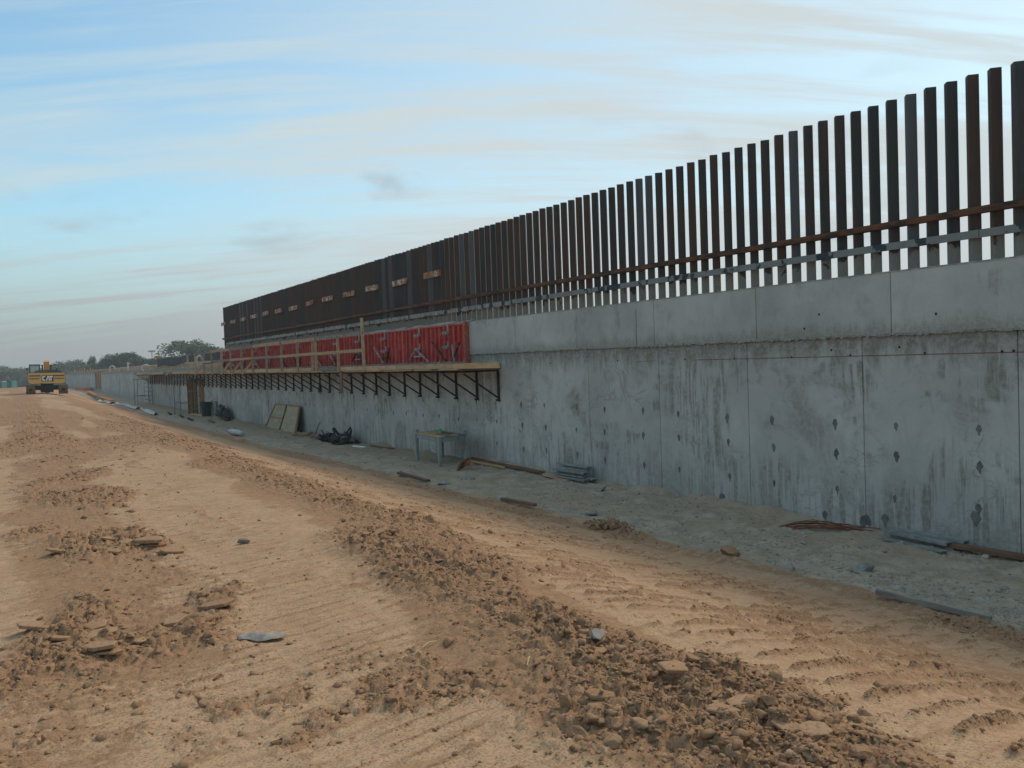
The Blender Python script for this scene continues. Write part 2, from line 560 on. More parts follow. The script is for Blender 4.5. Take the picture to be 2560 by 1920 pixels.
def earth_colour(t, p, loose):
    n1 = t.noise(p, 1.1, 6.0, 0.62, 0.3)
    n2 = t.noise(p, 16.0, 6.0, 0.7)
    n3 = t.noise(p, 75.0, 4.0, 0.65)
    pale = t.mix(t.ss(n1, 0.22, 0.50), E_MID, E_PALE)
    lo = t.mix(t.ss(n2, 0.3, 0.7), E_LOOSE, E_MID)
    f = t.math('ADD', loose, t.math('MULTIPLY_ADD', t.noise(p, 7.0, 9.0, 0.78), 1.7, -0.85))
    c = t.mix(t.ss(f, 0.28, 0.50), pale, lo)
    g = t.ss(t.math('ADD', n3, t.math('MULTIPLY', n2, 0.5)), 0.84, 0.58)
    c = t.mix(t.math('MULTIPLY', g, 0.62), c, E_DARK)
    return c, n2, n3


def mk_ground():
    t = mat('bare earth', 0.95, 0.12)
    p = pos(t)
    loose = t.n('ShaderNodeAttribute', 2, attribute_name='loose')
    mud = t.n('ShaderNodeAttribute', 2, attribute_name='mud')
    veg = t.n('ShaderNodeAttribute', 2, attribute_name='veg')
    c, n2, n3 = earth_colour(t, p, loose)
    wide = t.noise(t.vmath('MULTIPLY', p, (2.2, 0.5, 1)), 0.9, 5.0, 0.6, 0.5)
    c = t.mix(t.math('MULTIPLY', t.ss(wide, 0.50, 0.68), 0.40), c, E_MID)
    # the scraped, banded look the tracks leave across the lanes
    x, y, z = t.xyz(p)
    q = t.comb(t.math('MULTIPLY', t.math('ADD', x, t.math('MULTIPLY', y, 0.16)), 1.3), t.math('MULTIPLY', t.math('ADD', y, t.math('MULTIPLY', x, -0.16)), 9.0), 0.0)
    sn = t.noise(q, 1.0, 7.0, 0.72, 0.35)
    c = t.mix(t.math('MULTIPLY', t.ss(sn, 0.52, 0.63), 0.62), c, E_LOOSE)
    c = t.mix(t.math('MULTIPLY', t.ss(sn, 0.44, 0.30), 0.30), c, (0.52, 0.345, 0.21))
    gn = t.noise(p, 2.4, 6.0, 0.65, 0.3)
    gn2 = t.noise(t.vmath('MULTIPLY', p, (1, 0.4, 1)), 0.5, 4.0, 0.6)
    grey = t.mix(t.ss(gn, 0.34, 0.68), (0.305, 0.235, 0.160), (0.450, 0.365, 0.265))
    grey = t.mix(t.math('MULTIPLY', t.ss(gn2, 0.42, 0.60), 0.6), grey, (0.37, 0.265, 0.170))
    grey = t.mix(t.math('MULTIPLY', t.ss(n3, 0.58, 0.70), 0.6), grey, (0.47, 0.44, 0.395))
    grey = t.mix(t.math('MULTIPLY', t.ss(n3, 0.44, 0.34), 0.55), grey, (0.15, 0.13, 0.105))
    f = t.ss(t.math('ADD', mud, t.math('MULTIPLY_ADD', gn, 0.8, -0.4)), 0.30, 0.62)
    c = t.mix(f, c, grey)
    vn = t.noise(p, 0.35, 5.0, 0.6)
    vc = t.mix(t.ss(vn, 0.38, 0.62), (0.21, 0.145, 0.075), (0.10, 0.105, 0.04))
    c = t.mix(veg, c, vc)
    fines = t.math('ADD', t.math('ADD', t.math('MULTIPLY', n2, 0.6), t.math('MULTIPLY', n3, 0.4)), t.math('MULTIPLY', sn, 0.5))
    return t.finish(c, fines, 0.55, 0.022)


M['ground'] = mk_ground()


def mk_clod(name, gain=1.0):
    t = mat(name, 0.95, 0.12)
    p = pos(t)
    n = t.noise(p, 5.0, 5.0, 0.6)
    n2 = t.noise(p, 45.0, 4.0, 0.65)
    r = t.math('ADD', objrand(t), t.n('ShaderNodeAttribute', 2, attribute_name='tone'))
    r = t.math('FRACT', r)
    c = t.mix(t.ss(r, 0.0, 0.6), E_LOOSE, tuple(a * gain for a in E_MID))
    c = t.mix(t.math('MULTIPLY', t.ss(r, 0.88, 0.95), 0.35), c, E_PALE)
    c = t.mix(t.math('MULTIPLY', t.ss(n2, 0.50, 0.36), 0.5), c, E_DARK)
    c = t.mix(t.math('MULTIPLY', t.ss(n, 0.5, 0.7), 0.35), c, tuple(a * gain for a in E_PALE))
    return t.finish(c, n2, 0.5, 0.012)


M['clod'] = mk_clod('dry clod', 0.85)
M['slab'] = mk_clod('dry slab', 0.98)
M['greystone'] = simple('grey stone', (0.20, 0.165, 0.135), (0.31, 0.265, 0.225), 9, bump=0.5, bdist=0.02)
M['gravel'] = simple('grey rubble', (0.22, 0.185, 0.145), (0.43, 0.375, 0.305), 9, bump=0.5, obj=False)


def mk_leaf(name, dark, light):
    t = mat(name, 0.8, 0.2)
    p = pos(t)
    r = objrand(t)
    n = t.noise(p, 1.3, 3.0, 0.6)
    c = t.mix(t.ss(n, 0.35, 0.65), dark, light)
    k = t.math('MULTIPLY_ADD', r, 0.5, 0.75)
    c = t.mix(1.0, c, t.comb(k, k, k), 'MULTIPLY')
    return t.finish(c)


M['leaf'] = mk_leaf('mesquite leaf', (0.060, 0.080, 0.040), (0.120, 0.140, 0.070))
M['leaf_grey'] = mk_leaf('grey green leaf', (0.095, 0.105, 0.070), (0.155, 0.160, 0.105))

# ------------------------------------------------------------------ ground
BX = 8.45          # edge between brown earth and the grey strip


def bandA(s):
    return np.interp(s, [1, 2.5, 4.3, 6.7, 10.2, 18.7, 31.5, 60], [2.45, 2.62, 2.85, 3.08, 3.45, 3.75, 4.05, 4.3])


def bandB(s):
    return np.interp(s, [1, 5.5, 7.3, 10.5, 16.4, 30, 60], [0.35, 0.50, 0.82, 0.70, 0.78, 0.9, 1.2])


def masks(d, s):
    """windrow of loose clods (0..1), track lane ridges, mud"""
    wob = (fbm(d * 0.7, s * 0.7, 3, 3) - 0.5)
    wa = np.interp(s, [0, 3, 5, 10, 30], [0.90, 0.85, 0.72, 0.85, 1.0])
    a = sst(np.abs(d - bandA(s) + wob * 1.3), wa, wa * 0.25)
    a = a * (0.62 + 0.6 * sst(fbm(d * 1.3, s * 1.0, 11, 4), 0.34, 0.56)).clip(0, 1)
    wb = np.interp(s, [0, 5, 9, 20], [0.85, 0.80, 0.66, 0.8])
    b = sst(np.abs(d - bandB(s) + wob * 0.9), wb, wb * 0.40)
    b = b * (0.25 + 0.75 * sst(fbm(d * 1.0, s * 0.8, 21, 4), 0.34, 0.54)) * sst(s, 4.4, 5.4)
    far = sst(s, 14, 24) * sst(fbm(d * 0.5, s * 0.22, 31, 3), 0.45, 0.6) * sst(d, 6.8, 5.2) * 0.7
    # crumbs lying in the bottom middle and along the edge of the strip
    c = sst(fbm(d * 1.3, s * 1.3, 41, 3), 0.52, 0.66) * sst(s, 5.4, 3.8) * sst(d, 2.7, 2.1) * 0.6
    e = sst(np.abs(d - (BX - 0.35) + wob * 0.9), 0.55, 0.1) * sst(fbm(d, s * 0.9, 51, 3), 0.42, 0.6) * 0.75
    return np.clip(np.maximum.reduce([a, b, far, c, e]), 0, 1), a, b


def soft_loose(d, s):
    """where the soil is churned and browner, wider than the heaps themselves"""
    wob = (fbm(d * 0.9, s * 0.7, 33, 4) - 0.5)
    a = sst(np.abs(d - bandA(s) + wob * 1.0), 0.86, 0.42)
    b = sst(np.abs(d - bandB(s) + wob * 1.4), 0.92, 0.3) * sst(s, 4.3, 5.3) * (0.45 + 0.55 * sst(fbm(d * 0.7, s * 0.5, 23, 4), 0.28, 0.48))
    c = sst(fbm(d * 0.8, s * 0.5, 43, 4), 0.52, 0.68) * 0.55 * sst(s, 9, 5)
    g = sst(fbm(d * 0.75, s * 0.10, 53, 3), 0.46, 0.62) * sst(s, 13, 24) * 0.9
    e = sst(np.abs(d - (BX - 0.30) + wob * 0.8), 0.5, 0.1) * 0.6
    return np.maximum.reduce([a, b, c, g, e])


def base_height(d, s):
    top = 1.2 + 0.25 * sst(s, 30, 70) - 2.35 * sst(s, 95, 330)
    low = -0.10 * sst(s, 20, 34) * sst(s, 75, 55) + 0.45 * sst(s, 85, 128) - 1.2 * sst(s, 210, 330)
    t = sst(d, 2.4, 8.6)
    z = top * (1 - t) + low * t
    z = z + (fbm(d * 0.35, s * 0.2, 5, 3) - 0.5) * 0.10 * sst(d, 9.5, 7.5)
    # levee held up behind the wall
    lev = (3.35 + 0.85 * sst(d, 14, 26) + (fbm(d * 0.2, s * 0.12, 6, 3) - 0.5) * 0.5) * sst(s, 330, 215) - 0.9 * sst(s, 215, 330)
    k = sst(d, 11.66, 11.8)
    return z * (1 - k) + lev * k


def ground_h(d, s):
    d = np.asarray(d, float); s = np.asarray(s, float)
    lo, a, b = masks(d, s)
    z = base_height(d, s)
    near = sst(s, 90, 40)
    strip = sst(d, 8.2, 8.8)
    # windrows heaped a little above the tracked lanes
    rough = fbm(d * 7, s * 7, 61, 4, 0.6)
    z = z + a * (0.02 + 0.065 * rough) * near * (1 - strip) + b * (0.015 + 0.05 * rough) * near
    z = z + lo * ((fbm(d * 14, s * 14, 71, 3, 0.6) - 0.5) * 0.060 + (np.abs(fbm(d * 30, s * 30, 73, 2) - 0.5)) * 0.05) * near
    wx, wy = d + 0.05 * fbm(d * 9, s * 9, 75, 2), s + 0.05 * fbm(d * 9 + 5, s * 9, 76, 2)
    for cell, hgt, sd in ((0.115, 0.052, 201), (0.050, 0.024, 211)):
        f1, f2, idr = worley(wx / cell, wy / cell, sd)
        z = z + lo * sst(s, 19, 6) * hgt * (idr ** 1.4 * sst(f2 - f1, 0.02, 0.20) - 0.35 * (1 - sst(f2 - f1, 0.0, 0.10)))
    # edges the tracks leave along the way
    for k_, c_ in enumerate((1.30, 2.02, 3.75, 4.55, 5.6, 6.4, -0.35)):
        bw = c_ + (fbm(s * 0.18 + c_, s * 0, 300 + k_, 2) - 0.5) * 0.5 + (0 if k_ > 1 else (bandB(s) - 0.75))
        br = np.exp(-((d - bw) / 0.075) ** 2) * sst(fbm(s * 0.9, d * 0 + k_, 310 + k_, 3), 0.45, 0.62)
        z = z + br * (0.002 + 0.022 * fbm(d * 12, s * 12, 320, 2)) * near * (1 - lo)
        lo = np.maximum(lo, br * 0.38 * near)
    # track grousers pressed across the lanes, each track its own phase
    ang = 0.16
    q = s * math.cos(ang) - d * math.sin(ang)
    lv = (d + 0.25 * fbm(d * 0.3, s * 0.25, 81, 2)) / 0.74
    lane = np.floor(lv)
    led = sst(lv - lane, 0.0, 0.10) * sst(lane + 1 - lv, 0.0, 0.10)
    ph = _h(lane.astype(np.int64), np.zeros_like(lane, dtype=np.int64), 5) * 3.0
    big = (lane >= 4).astype(float)
    per = np.where(lane >= 4, 0.235, 0.135)
    u = (q + ph + 0.03 * (fbm(d * 0.5, s * 0.4, 91, 2) - 0.5) + 0.012 * (fbm(d * 9, s * 9, 93, 2) - 0.5)) / per
    fr = u - np.floor(u)
    seg = _h(np.floor(u).astype(np.int64), lane.astype(np.int64), 9)
    ridge = np.exp(-((fr - 0.5) / np.where(fr < 0.5, 0.17, 0.085)) ** 2)
    gm = sst(fbm(d * 1.4, s * 1.0, 101, 4), 0.24, 0.42) * (0.45 + 0.55 * seg)
    lanes = np.maximum(sst(d, 3.1, 3.7) * sst(d, 8.0, 7.3), 0.75 * sst(d, 2.7, 2.2))
    gm = gm * lanes * led * (1 - lo) * sst(s, 30, 16)
    z = z + ridge * gm * (0.013 + 0.011 * fbm(d * 6, s * 6, 111, 2)) * (1 + 1.9 * big) * sst(d, 8.1, 7.6)
    crumbs = ridge * gm
    # grey strip: trampled slurry
    z = z + strip * sst(d, 11.6, 11.4) * ((fbm(d * 2.2, s * 2.2, 121, 4) - 0.5) * 0.13 + (fbm(d * 11, s * 11, 131, 3) - 0.5) * 0.03) * near
    z = z + sst(d, 11.15, 11.5) * sst(d, 11.75, 11.6) * 0.12 * sst(fbm(d, s * 1.3, 145, 4), 0.42, 0.7) * near
    f1, f2, idr = worley(d / 0.10 + 0.4 * fbm(d * 8, s * 8, 77, 2), s / 0.10, 231)
    z = z + strip * sst(d, 11.5, 11.3) * sst(s, 20, 9) * sst(fbm(d * 1.1, s * 1.1, 235, 3), 0.40, 0.58) * 0.030 * idr ** 2 * sst(f2 - f1, 0.02, 0.25)
    # ragged lip where the brown fill ends
    lip = np.exp(-((d - (BX - 0.12) + (fbm(d * 0.8, s * 0.8, 141, 3) - 0.5) * 0.5) / 0.16) ** 2)
    z = z + lip * 0.09 * fbm(d * 3, s * 1.6, 151, 3) * near
    z = z + (fbm(d * 5, s * 5, 161, 3) - 0.5) * 0.018 * near * sst(d, 11.6, 11.4)
    return z, np.clip(lo * 0.9 + crumbs * 0.95, 0, 1)


def gz(d, s):
    return float(ground_h(np.array([d]), np.array([s]))[0][0])


def build_ground():
    rows = [-400, -150, -60, -25, -10, -4, -1, 0.3]
    s_ = 1.0
    while s_ < 112:
        rows.append(s_)
        s_ += min(max(0.014, 0.00052 * s_ * s_), 1.6)
    rows += [114, 118, 123, 129, 136, 145, 156, 170, 186, 205, 225, 250, 280, 310, 340, 400, 550, 900, 1600, 3500]
    cols = [-2500, -900, -400, -200, -110, -60, -34, -20, -12, -8, -6, -4.6, -3.6, -2.9, -2.4]
    cols += list(np.arange(-2.0, 5.2, 0.0135)) + list(np.arange(5.2, 11.62, 0.0185))
    cols += [11.64, 11.7, 11.76, 11.84, 12.2, 13, 14, 16, 18, 20, 23, 26, 30, 36, 45, 60, 90, 150, 300, 700, 2500]
    rows = np.array(rows); cols = np.array(cols)
    Dg, Sg = np.meshgrid(cols, rows)
    nr, nc = Dg.shape
    # the fine band fans out a little with distance would waste nothing: keep the grid regular
    z, loose = ground_h(Dg.ravel(), Sg.ravel())
    co = np.stack([Dg.ravel(), Sg.ravel(), z], 1).astype(np.float32)
    me = bpy.data.meshes.new('ground')
    idx = np.arange(nr * nc).reshape(nr, nc)
    q = np.stack([idx[:-1, :-1], idx[:-1, 1:], idx[1:, 1:], idx[1:, :-1]], -1).reshape(-1, 4).astype(np.int32)
    me.vertices.add(len(co)); me.vertices.foreach_set('co', co.ravel())
    me.loops.add(q.size); me.loops.foreach_set('vertex_index', q.ravel())
    me.polygons.add(len(q)); me.polygons.foreach_set('loop_start', np.arange(0, q.size, 4, dtype=np.int32))
    me.polygons.foreach_set('use_smooth', np.ones(len(q), dtype=bool))
    d, s = Dg.ravel(), Sg.ravel()
    mud = sst(d + (fbm(d * 0.8, s * 0.8, 141, 3) - 0.5) * 0.5 + (fbm(d * 4, s * 4, 171, 2) - 0.5) * 0.15, BX - 0.45, BX + 0.35) * sst(d, 11.9, 11.7) * sst(s, 190, 150)
    veg = np.maximum(sst(d, 11.9, 12.2) * sst(s, 3, 0) * 0 + sst(d, 11.9, 12.2), np.maximum(sst(s, 150, 210), sst(d, -14, -40)))
    loose = np.maximum(loose, soft_loose(d, s) * 0.8)
    for nm, arr in (('loose', loose), ('mud', mud), ('veg', veg)):
        at = me.attributes.new(nm, 'FLOAT', 'POINT')
        at.data.foreach_set('value', np.asarray(arr, dtype=np.float32))
    me.materials.append(M['ground'])
    me.update(calc_edges=True)
    o = link('ground', me)
    tag(o, kind='structure')


build_ground()

# ------------------------------------------------------------------ loose clods, rubble
PH = (1 + 5 ** 0.5) / 2
ICO_V = np.array([(-1, PH, 0), (1, PH, 0), (-1, -PH, 0), (1, -PH, 0), (0, -1, PH), (0, 1, PH), (0, -1, -PH), (0, 1, -PH),
                  (PH, 0, -1), (PH, 0, 1), (-PH, 0, -1), (-PH, 0, 1)], float) / (1 + PH * PH) ** 0.5
ICO_F = np.array([(0, 11, 5), (0, 5, 1), (0, 1, 7), (0, 7, 10), (0, 10, 11), (1, 5, 9), (5, 11, 4), (11, 10, 2), (10, 7, 6), (7, 1, 8),
                  (3, 9, 4), (3, 4, 2), (3, 2, 6), (3, 6, 8), (3, 8, 9), (4, 9, 5), (2, 4, 11), (6, 2, 10), (8, 6, 7), (9, 8, 1)])


def ico_sub(v, f):
    v = [tuple(a) for a in v]; cache = {}; out = []
    def mid(a, b):
        k = (min(a, b), max(a, b))
        if k not in cache:
            m_ = np.array(v[a]) + np.array(v[b]); m_ /= np.linalg.norm(m_)
            cache[k] = len(v); v.append(tuple(m_))
        return cache[k]
    for a, b, c in f:
        x, y, z = mid(a, b), mid(b, c), mid(c, a)
        out += [(a, x, z), (b, y, x), (c, z, y), (x, y, z)]
    return np.array(v), np.array(out)


ICO2_V, ICO2_F = ico_sub(ICO_V, ICO_F)


def rock_shape(rg, sub, flat=0.7, jag=0.38):
    V, F = (ICO2_V, ICO2_F) if sub else (ICO_V, ICO_F)
    rad = 1 + (rg.random(len(V)) - 0.5) * 2 * jag
    v = V * rad[:, None]
    for _ in range(6):           # knock flat faces off it
        n = rg.normal(size=3); n /= np.linalg.norm(n)
        h = 0.32 + 0.36 * rg.random()
        k = v @ n
        v = v - np.outer(np.maximum(k - h, 0), n)
    v[:, 2] *= flat
    v[:, 1] *= 0.75 + 0.5 * rg.random()
    return v, F


def scatter(name, pts, sizes, sub, m, label_kind, seed, flat=(0.35, 0.8), sink=0.02):
    rg = np.random.default_rng(seed)
    shapes = [rock_shape(rg, sub, 1.0) for _ in range(10)]
    z = ground_h(pts[:, 0], pts[:, 1])[0]
    VV, FF, TT, b = [], [], [], 0
    for i in range(len(pts)):
        v, F = shapes[i % 10]
        a = rg.random() * 6.283
        c, s_ = math.cos(a), math.sin(a)
        w = v * sizes[i]
        w = np.stack([w[:, 0] * c - w[:, 1] * s_, w[:, 0] * s_ + w[:, 1] * c, w[:, 2] * rg.uniform(*flat)], 1)
        w[:, 2] += rg.uniform(-0.3, 0.3) * w[:, 0]
        w += (pts[i, 0], pts[i, 1], z[i] + sizes[i] * sink)
        VV.append(w); FF.append(F + b); b += len(w)
        TT.append(np.full(len(w), rg.random()))
    co = np.concatenate(VV).astype(np.float32); f = np.concatenate(FF).astype(np.int32)
    me = bpy.data.meshes.new(name)
    me.vertices.add(len(co)); me.vertices.foreach_set('co', co.ravel())
    me.loops.add(f.size); me.loops.foreach_set('vertex_index', f.ravel())
    me.polygons.add(len(f)); me.polygons.foreach_set('loop_start', np.arange(0, f.size, 3, dtype=np.int32))
    at = me.attributes.new('tone', 'FLOAT', 'POINT')
    at.data.foreach_set('value', np.concatenate(TT).astype(np.float32))
    me.materials.append(m)
    me.update(calc_edges=True)
    return tag(link(name, me), kind='stuff')


def sample(n, seed, fn, drange, srange, powr=1.5):
    """points thick near the camera, kept with probability fn(d, s)"""
    rg = np.random.default_rng(seed)
    out = []
    tot = 0
    a, b = srange
    e = 1 - powr
    while tot < n:
        u = rg.random(n * 3)
        s_ = (a ** e + u * (b ** e - a ** e)) ** (1 / e)
        d_ = rg.uniform(drange[0], drange[1], n * 3)
        k = rg.random(n * 3) < fn(d_, s_)
        out.append(np.stack([d_[k], s_[k]], 1)); tot += k.sum()
    return np.concatenate(out)[:n]


def f_loose(d, s):
    return masks(d, s)[0] ** 1.3


def f_crumb(d, s):
    return np.clip(ground_h(d, s)[1] ** 2.6 + 0.002, 0, 1)


rg0 = np.random.default_rng(99)
P1 = sample(42000, 1, f_crumb, (-1.2, 8.4), (1.9, 40), 1.7)
S1 = np.exp(rg0.normal(-5.15, 0.58, len(P1))) * (1 + P1[:, 1] / 26)
scatter('earth_crumbs', P1, S1, False, M['clod'], 'stuff', 11)
P2 = sample(6000, 2, f_loose, (-1.0, 8.3), (1.9, 34), 1.55)
S2 = np.clip(np.exp(rg0.normal(-4.30, 0.52, len(P2))), 0.008, 0.040) * (1 + P2[:, 1] / 60)
scatter('earth_clods', P2, S2, True, M['clod'], 'stuff', 12)
P3 = sample(8000, 3, lambda d, s: 0.15 + 0.85 * sst(fbm(d * 0.9, s * 0.9, 181, 3), 0.45, 0.62), (8.5, 11.45), (3.6, 60), 1.6)
S3 = np.exp(rg0.normal(-4.35, 0.5, len(P3))) * (1 + P3[:, 1] / 45)
scatter('grey_rubble', P3, S3, False, M['gravel'], 'stuff', 13)

# the bigger lumps are lumps of their own
CL = 'rounded brown lump of dry earth lying in a windrow of crumbled soil'
CLG = 'dry earth lumps in the windrows'
rg1 = np.random.default_rng(5)
lump_meshes = []
for k in range(6):
    v, F = rock_shape(rg1, True, 0.62, 0.20)
    v = v + (rg1.random(v.shape) - 0.5) * 0.10
    me = bpy.data.meshes.new('earth_clod')
    me.from_pydata([tuple(a) for a in v], [], [tuple(int(i) for i in f) for f in F])
    me.materials.append(M['clod']); me.update()
    lump_meshes.append(me)
LP = sample(16, 8, lambda d, s: masks(d, s)[1] ** 2, (1.6, 4.4), (2.0, 8.0), 2.2)
for i, (d, s) in enumerate(LP):
    r_ = float(np.clip(np.exp(rg1.normal(-3.2, 0.28)), 0.028, 0.065))
    o = link('earth_clod', lump_meshes[i % 6], None, (d, s, gz(d, s) + r_ * 0.28), (rg1.uniform(-.3, .3), rg1.uniform(-.3, .3), rg1.uniform(0, 6.28)))
    o.scale = (r_ * rg1.uniform(.9, 1.4), r_, r_)
    tag(o, CL, 'clod', CLG)

slab_meshes = []
for k in range(6):
    n = rnd.choice([5, 6, 7])
    poly = []
    for i in range(n):
        a = 2 * math.pi * (i + rnd.uniform(-.25, .25)) / n
        poly.append((math.cos(a) * rnd.uniform(.8, 1.15), 0.72 * math.sin(a) * rnd.uniform(.8, 1.15)))
    inner = [(x * 0.9, y * 0.9) for x, y in poly]
    vs = [(x, y, -0.16) for x, y in poly] + [(x * 1.02, y * 1.02, 0.10 + rnd.uniform(-.03, .03)) for x, y in poly] + [(x, y, 0.17 + rnd.uniform(-.02, .02)) for x, y in inner]
    fs = [tuple(range(n))[::-1], tuple(range(2 * n, 3 * n))]
    for b in (0, n):
        fs += [(b + i, b + (i + 1) % n, b + n + (i + 1) % n, b + n + i) for i in range(n)]
    slab_meshes.append(MB().add(vs, fs).mesh('earth_slab', M['slab']))
SLL = 'flat pale slab of dried earth broken loose from the tracked surface'
SLG = 'dried earth slabs in the windrows'


def slabs(n, seed, fn, dr, sr, lo, hi, pw):
    global slab_i
    rg = np.random.default_rng(seed)
    for i, (d, s) in enumerate(sample(n, seed, fn, dr, sr, pw)):
        r_ = rg.uniform(lo, hi)
        tl = rg.normal(0, 0.11, 2)
        o = link('earth_slab', slab_meshes[i % 6], None, (d, s, gz(d, s) + r_ * (0.05 + 0.35 * abs(tl).max())), (tl[0], tl[1], rg.uniform(0, 6.28)))
        o.scale = (r_ * rg.uniform(.9, 1.3), r_, r_ * rg.uniform(.5, .9))
        w_ = 'left' if seed == 21 else 'central'
        tag(o, 'flat slab of dried earth lying loose in the %s windrow' % w_, 'slab', 'dried earth slabs in the %s windrow' % w_)


slabs(34, 21, lambda d, s: masks(d, s)[2] ** 2, (-.4, 1.8), (5.0, 9.5), 0.04, 0.12, 1.6)
slabs(34, 22, lambda d, s: masks(d, s)[1] ** 2, (1.8, 4.3), (2.2, 11), 0.04, 0.095, 1.8)


def lone(name, label, cat, d, s, r_, m, seed, flat=0.7):
    rg = np.random.default_rng(seed)
    v, F = rock_shape(rg, True, flat, 0.2)
    v = v + (rg.random(v.shape) - 0.5) * 0.08
    v = v * r_
    me = bpy.data.meshes.new(name)
    me.from_pydata([tuple(a) for a in v], [], [tuple(int(i) for i in f) for f in F])
    me.materials.append(m); me.update()
    o = link(name, me, None, (d, s, gz(d, s) + r_ * flat * 0.45))
    return tag(o, label, cat)


lone('stone', 'small brown stone alone on the pale track between the two windrows', 'stone', 1.87, 7.98, 0.065, M['greystone'], 1, 0.55)
lone('stone', 'pinkish round stone at the edge of the left windrow', 'stone', 0.92, 8.80, 0.08, M['slab'], 2, 0.8)
lone('stone', 'grey flat stone standing out among brown clods of the central windrow', 'stone', 2.80, 3.75, 0.058, M['greystone'], 3, 0.5)
lone('stone', 'dark brown upright clod with a deep shadow in the foreground', 'clod', 2.16, 3.16, 0.045, M['clod'], 4, 1.1)
lone('stone', 'brown boulder on the grey strip beside the earth edge', 'stone', 8.40, 8.12, 0.14, M['clod'], 5, 0.8)
hb = MB((8.36, 10.75, 0))
rh = np.random.default_rng(77)
for i in range(150):
    v, F = rock_shape(rh, i % 3 == 0, 1.0, .3)
    y_ = float(np.clip(rh.normal(0, .33), -.8, .8)); x_ = float(rh.normal(0, .15))
    k_ = float(rh.uniform(.012, .07)) * (1.1 - abs(y_))
    zz = gz(8.36 + x_, 10.75 + y_) + max(0, .12 * (1 - (y_ / .75) ** 2 - (x_ / .4) ** 2)) * rh.random()
    hb.add([tuple(q * k_ + np.array((8.36 + x_, 10.75 + y_, zz))) for q in v], [tuple(int(q) for q in f) for f in F])
o = hb.build('earth_heap', M['clod'], None, (8.36, 10.75, 0)); tag(o, 'low heap of crumbling earth at the lip of the brown fill', 'heap', None, 'stuff')
for i, (d, s, r_, tx) in enumerate([(9.23, 6.68, .20, 'grey lump of spilled concrete on the strip near the plank'),
                                    (10.64, 13.96, .20, 'flat grey concrete spill below the stacked channels by the wall'),
                                    (8.69, 14.81, .16, 'grey concrete crumb heap near the red brown plank'),
                                    (9.4, 17.6, .22, 'pale flat concrete cake on the ground in front of the work table'),
                                    (9.1, 12.2, .17, 'grey concrete lump in the middle of the strip beyond the earth heap'),
                                    (8.65, 17.3, .22, 'grey spoil lump at the end of the thin grey board')]):
    lone('concrete_lump', tx, 'rubble', d, s, r_, M['spill'], 20 + i, 0.38)

# crumpled strip of cloth in the foreground
vs, fs = [], []
nn = 14
for i in range(nn + 1):
    t_ = i / nn
    px, py = 1.17 + 0.25 * t_, 5.27 - 0.15 * t_
    wdt = 0.035 * (0.35 + math.sin(math.pi * min(1, t_ * 1.02)) ** 0.6) * (1 if i < nn else 0.4)
    for j in range(5):
        q = (j - 2) / 2
        zz = 0.034 * (1 - q * q) * (0.5 + 0.5 * math.sin(math.pi * t_)) + 0.006 * math.sin(9 * t_ + 2 * j)
        vs.append((px + q * wdt * 0.45 + 0.006 * math.sin(8 * t_), py + q * wdt, zz))
for i in range(nn):
    for j in range(4):
        a = i * 5 + j
        fs.append((a, a + 1, a + 6, a + 5))
o = MB((1.3, 5.2, 0)).add(vs, fs).build('cloth_strip', M['strip'], None, (1.3, 5.2, gz(1.3, 5.2) + 0.012), smooth=True)
tag(o, 'crumpled grey white strip of cloth lying on the tracked earth', 'cloth')
# dry stalks
for i, (d, s, l, a) in enumerate([(2.02, 4.4, .12, .4), (1.88, 4.05, .10, 1.9), (2.3, 3.7, .13, .9), (2.55, 4.05, .1, 2.4)]):
    z = gz(d, s) + 0.02
    o = MB((d, s, z)).tube([(d, s, z), (d + l * .5 * math.cos(a), s + l * .5 * math.sin(a), z + .012), (d + l * math.cos(a), s + l * math.sin(a), z)], 0.004, 5).build('straw_stalk', M['straw'], None, (d, s, z))
    tag(o, 'thin pale dry stalk lying among the foreground crumbs', 'stalk', 'dry stalks in the foreground')

# ------------------------------------------------------------------ concrete wall
XW = 11.5
WALL_TOP_LOW, WALL_TOP_UP = 3.04, 3.97


def wall_low_panel(y0, y1, z0=-0.6, z1=WALL_TOP_LOW, x0=XW, x1=XW + .06, g=0.0045, ch=0.008, o=(0, 0, 0)):
    a, b = y0 + g, y1 - g
    poly = [(x1, a), (x0 + ch, a), (x0, a + ch), (x0, b - ch), (x0 + ch, b), (x1, b)]
    n = len(poly)
    m = MB(o)
    vs = [(p[0], p[1], z0) for p in poly] + [(p[0], p[1], z1) for p in poly]
    m.add(vs, [tuple(range(n)), tuple(range(n, 2 * n))[::-1]] + [(i, n + i, n + (i + 1) % n, (i + 1) % n) for i in range(n)])
    return m


WR = (XW, 10.0, 0.0)
wall = thing('concrete_wall', 'long grey cast concrete retaining wall stained with dark streaks beside the grey strip', 'wall', WR)
core = MB(WR)
core.box(XW + .06, XW + .42, -4, 125, -0.8, WALL_TOP_LOW - 0.004)
core.box(XW + .035, XW + .42, -4, 52.2, WALL_TOP_LOW + .002, WALL_TOP_UP - 0.012)
core.build('wall_core', M['conc_low'], wall, (0, 0, 0))
LOWJ = [-1.3, 1.1, 3.5, 5.9, 8.24, 10.6, 12.98, 15.39, 17.85]
while LOWJ[-1] < 124:
    LOWJ.append(min(125.0, LOWJ[-1] + 2.44))
for a, b in zip(LOWJ, LOWJ[1:]):
    if b - a > .2:
        wall_low_panel(a, b, o=WR).build('wall_panel', M['conc_low'], wall)
UPJ = [-0.3, 2.4, 5.05, 7.71, 10.34, 13.05, 15.76, 18.46, 21.2]
while UPJ[-1] < 52:
    UPJ.append(UPJ[-1] + 2.7)
UPJ[-1] = 52.2
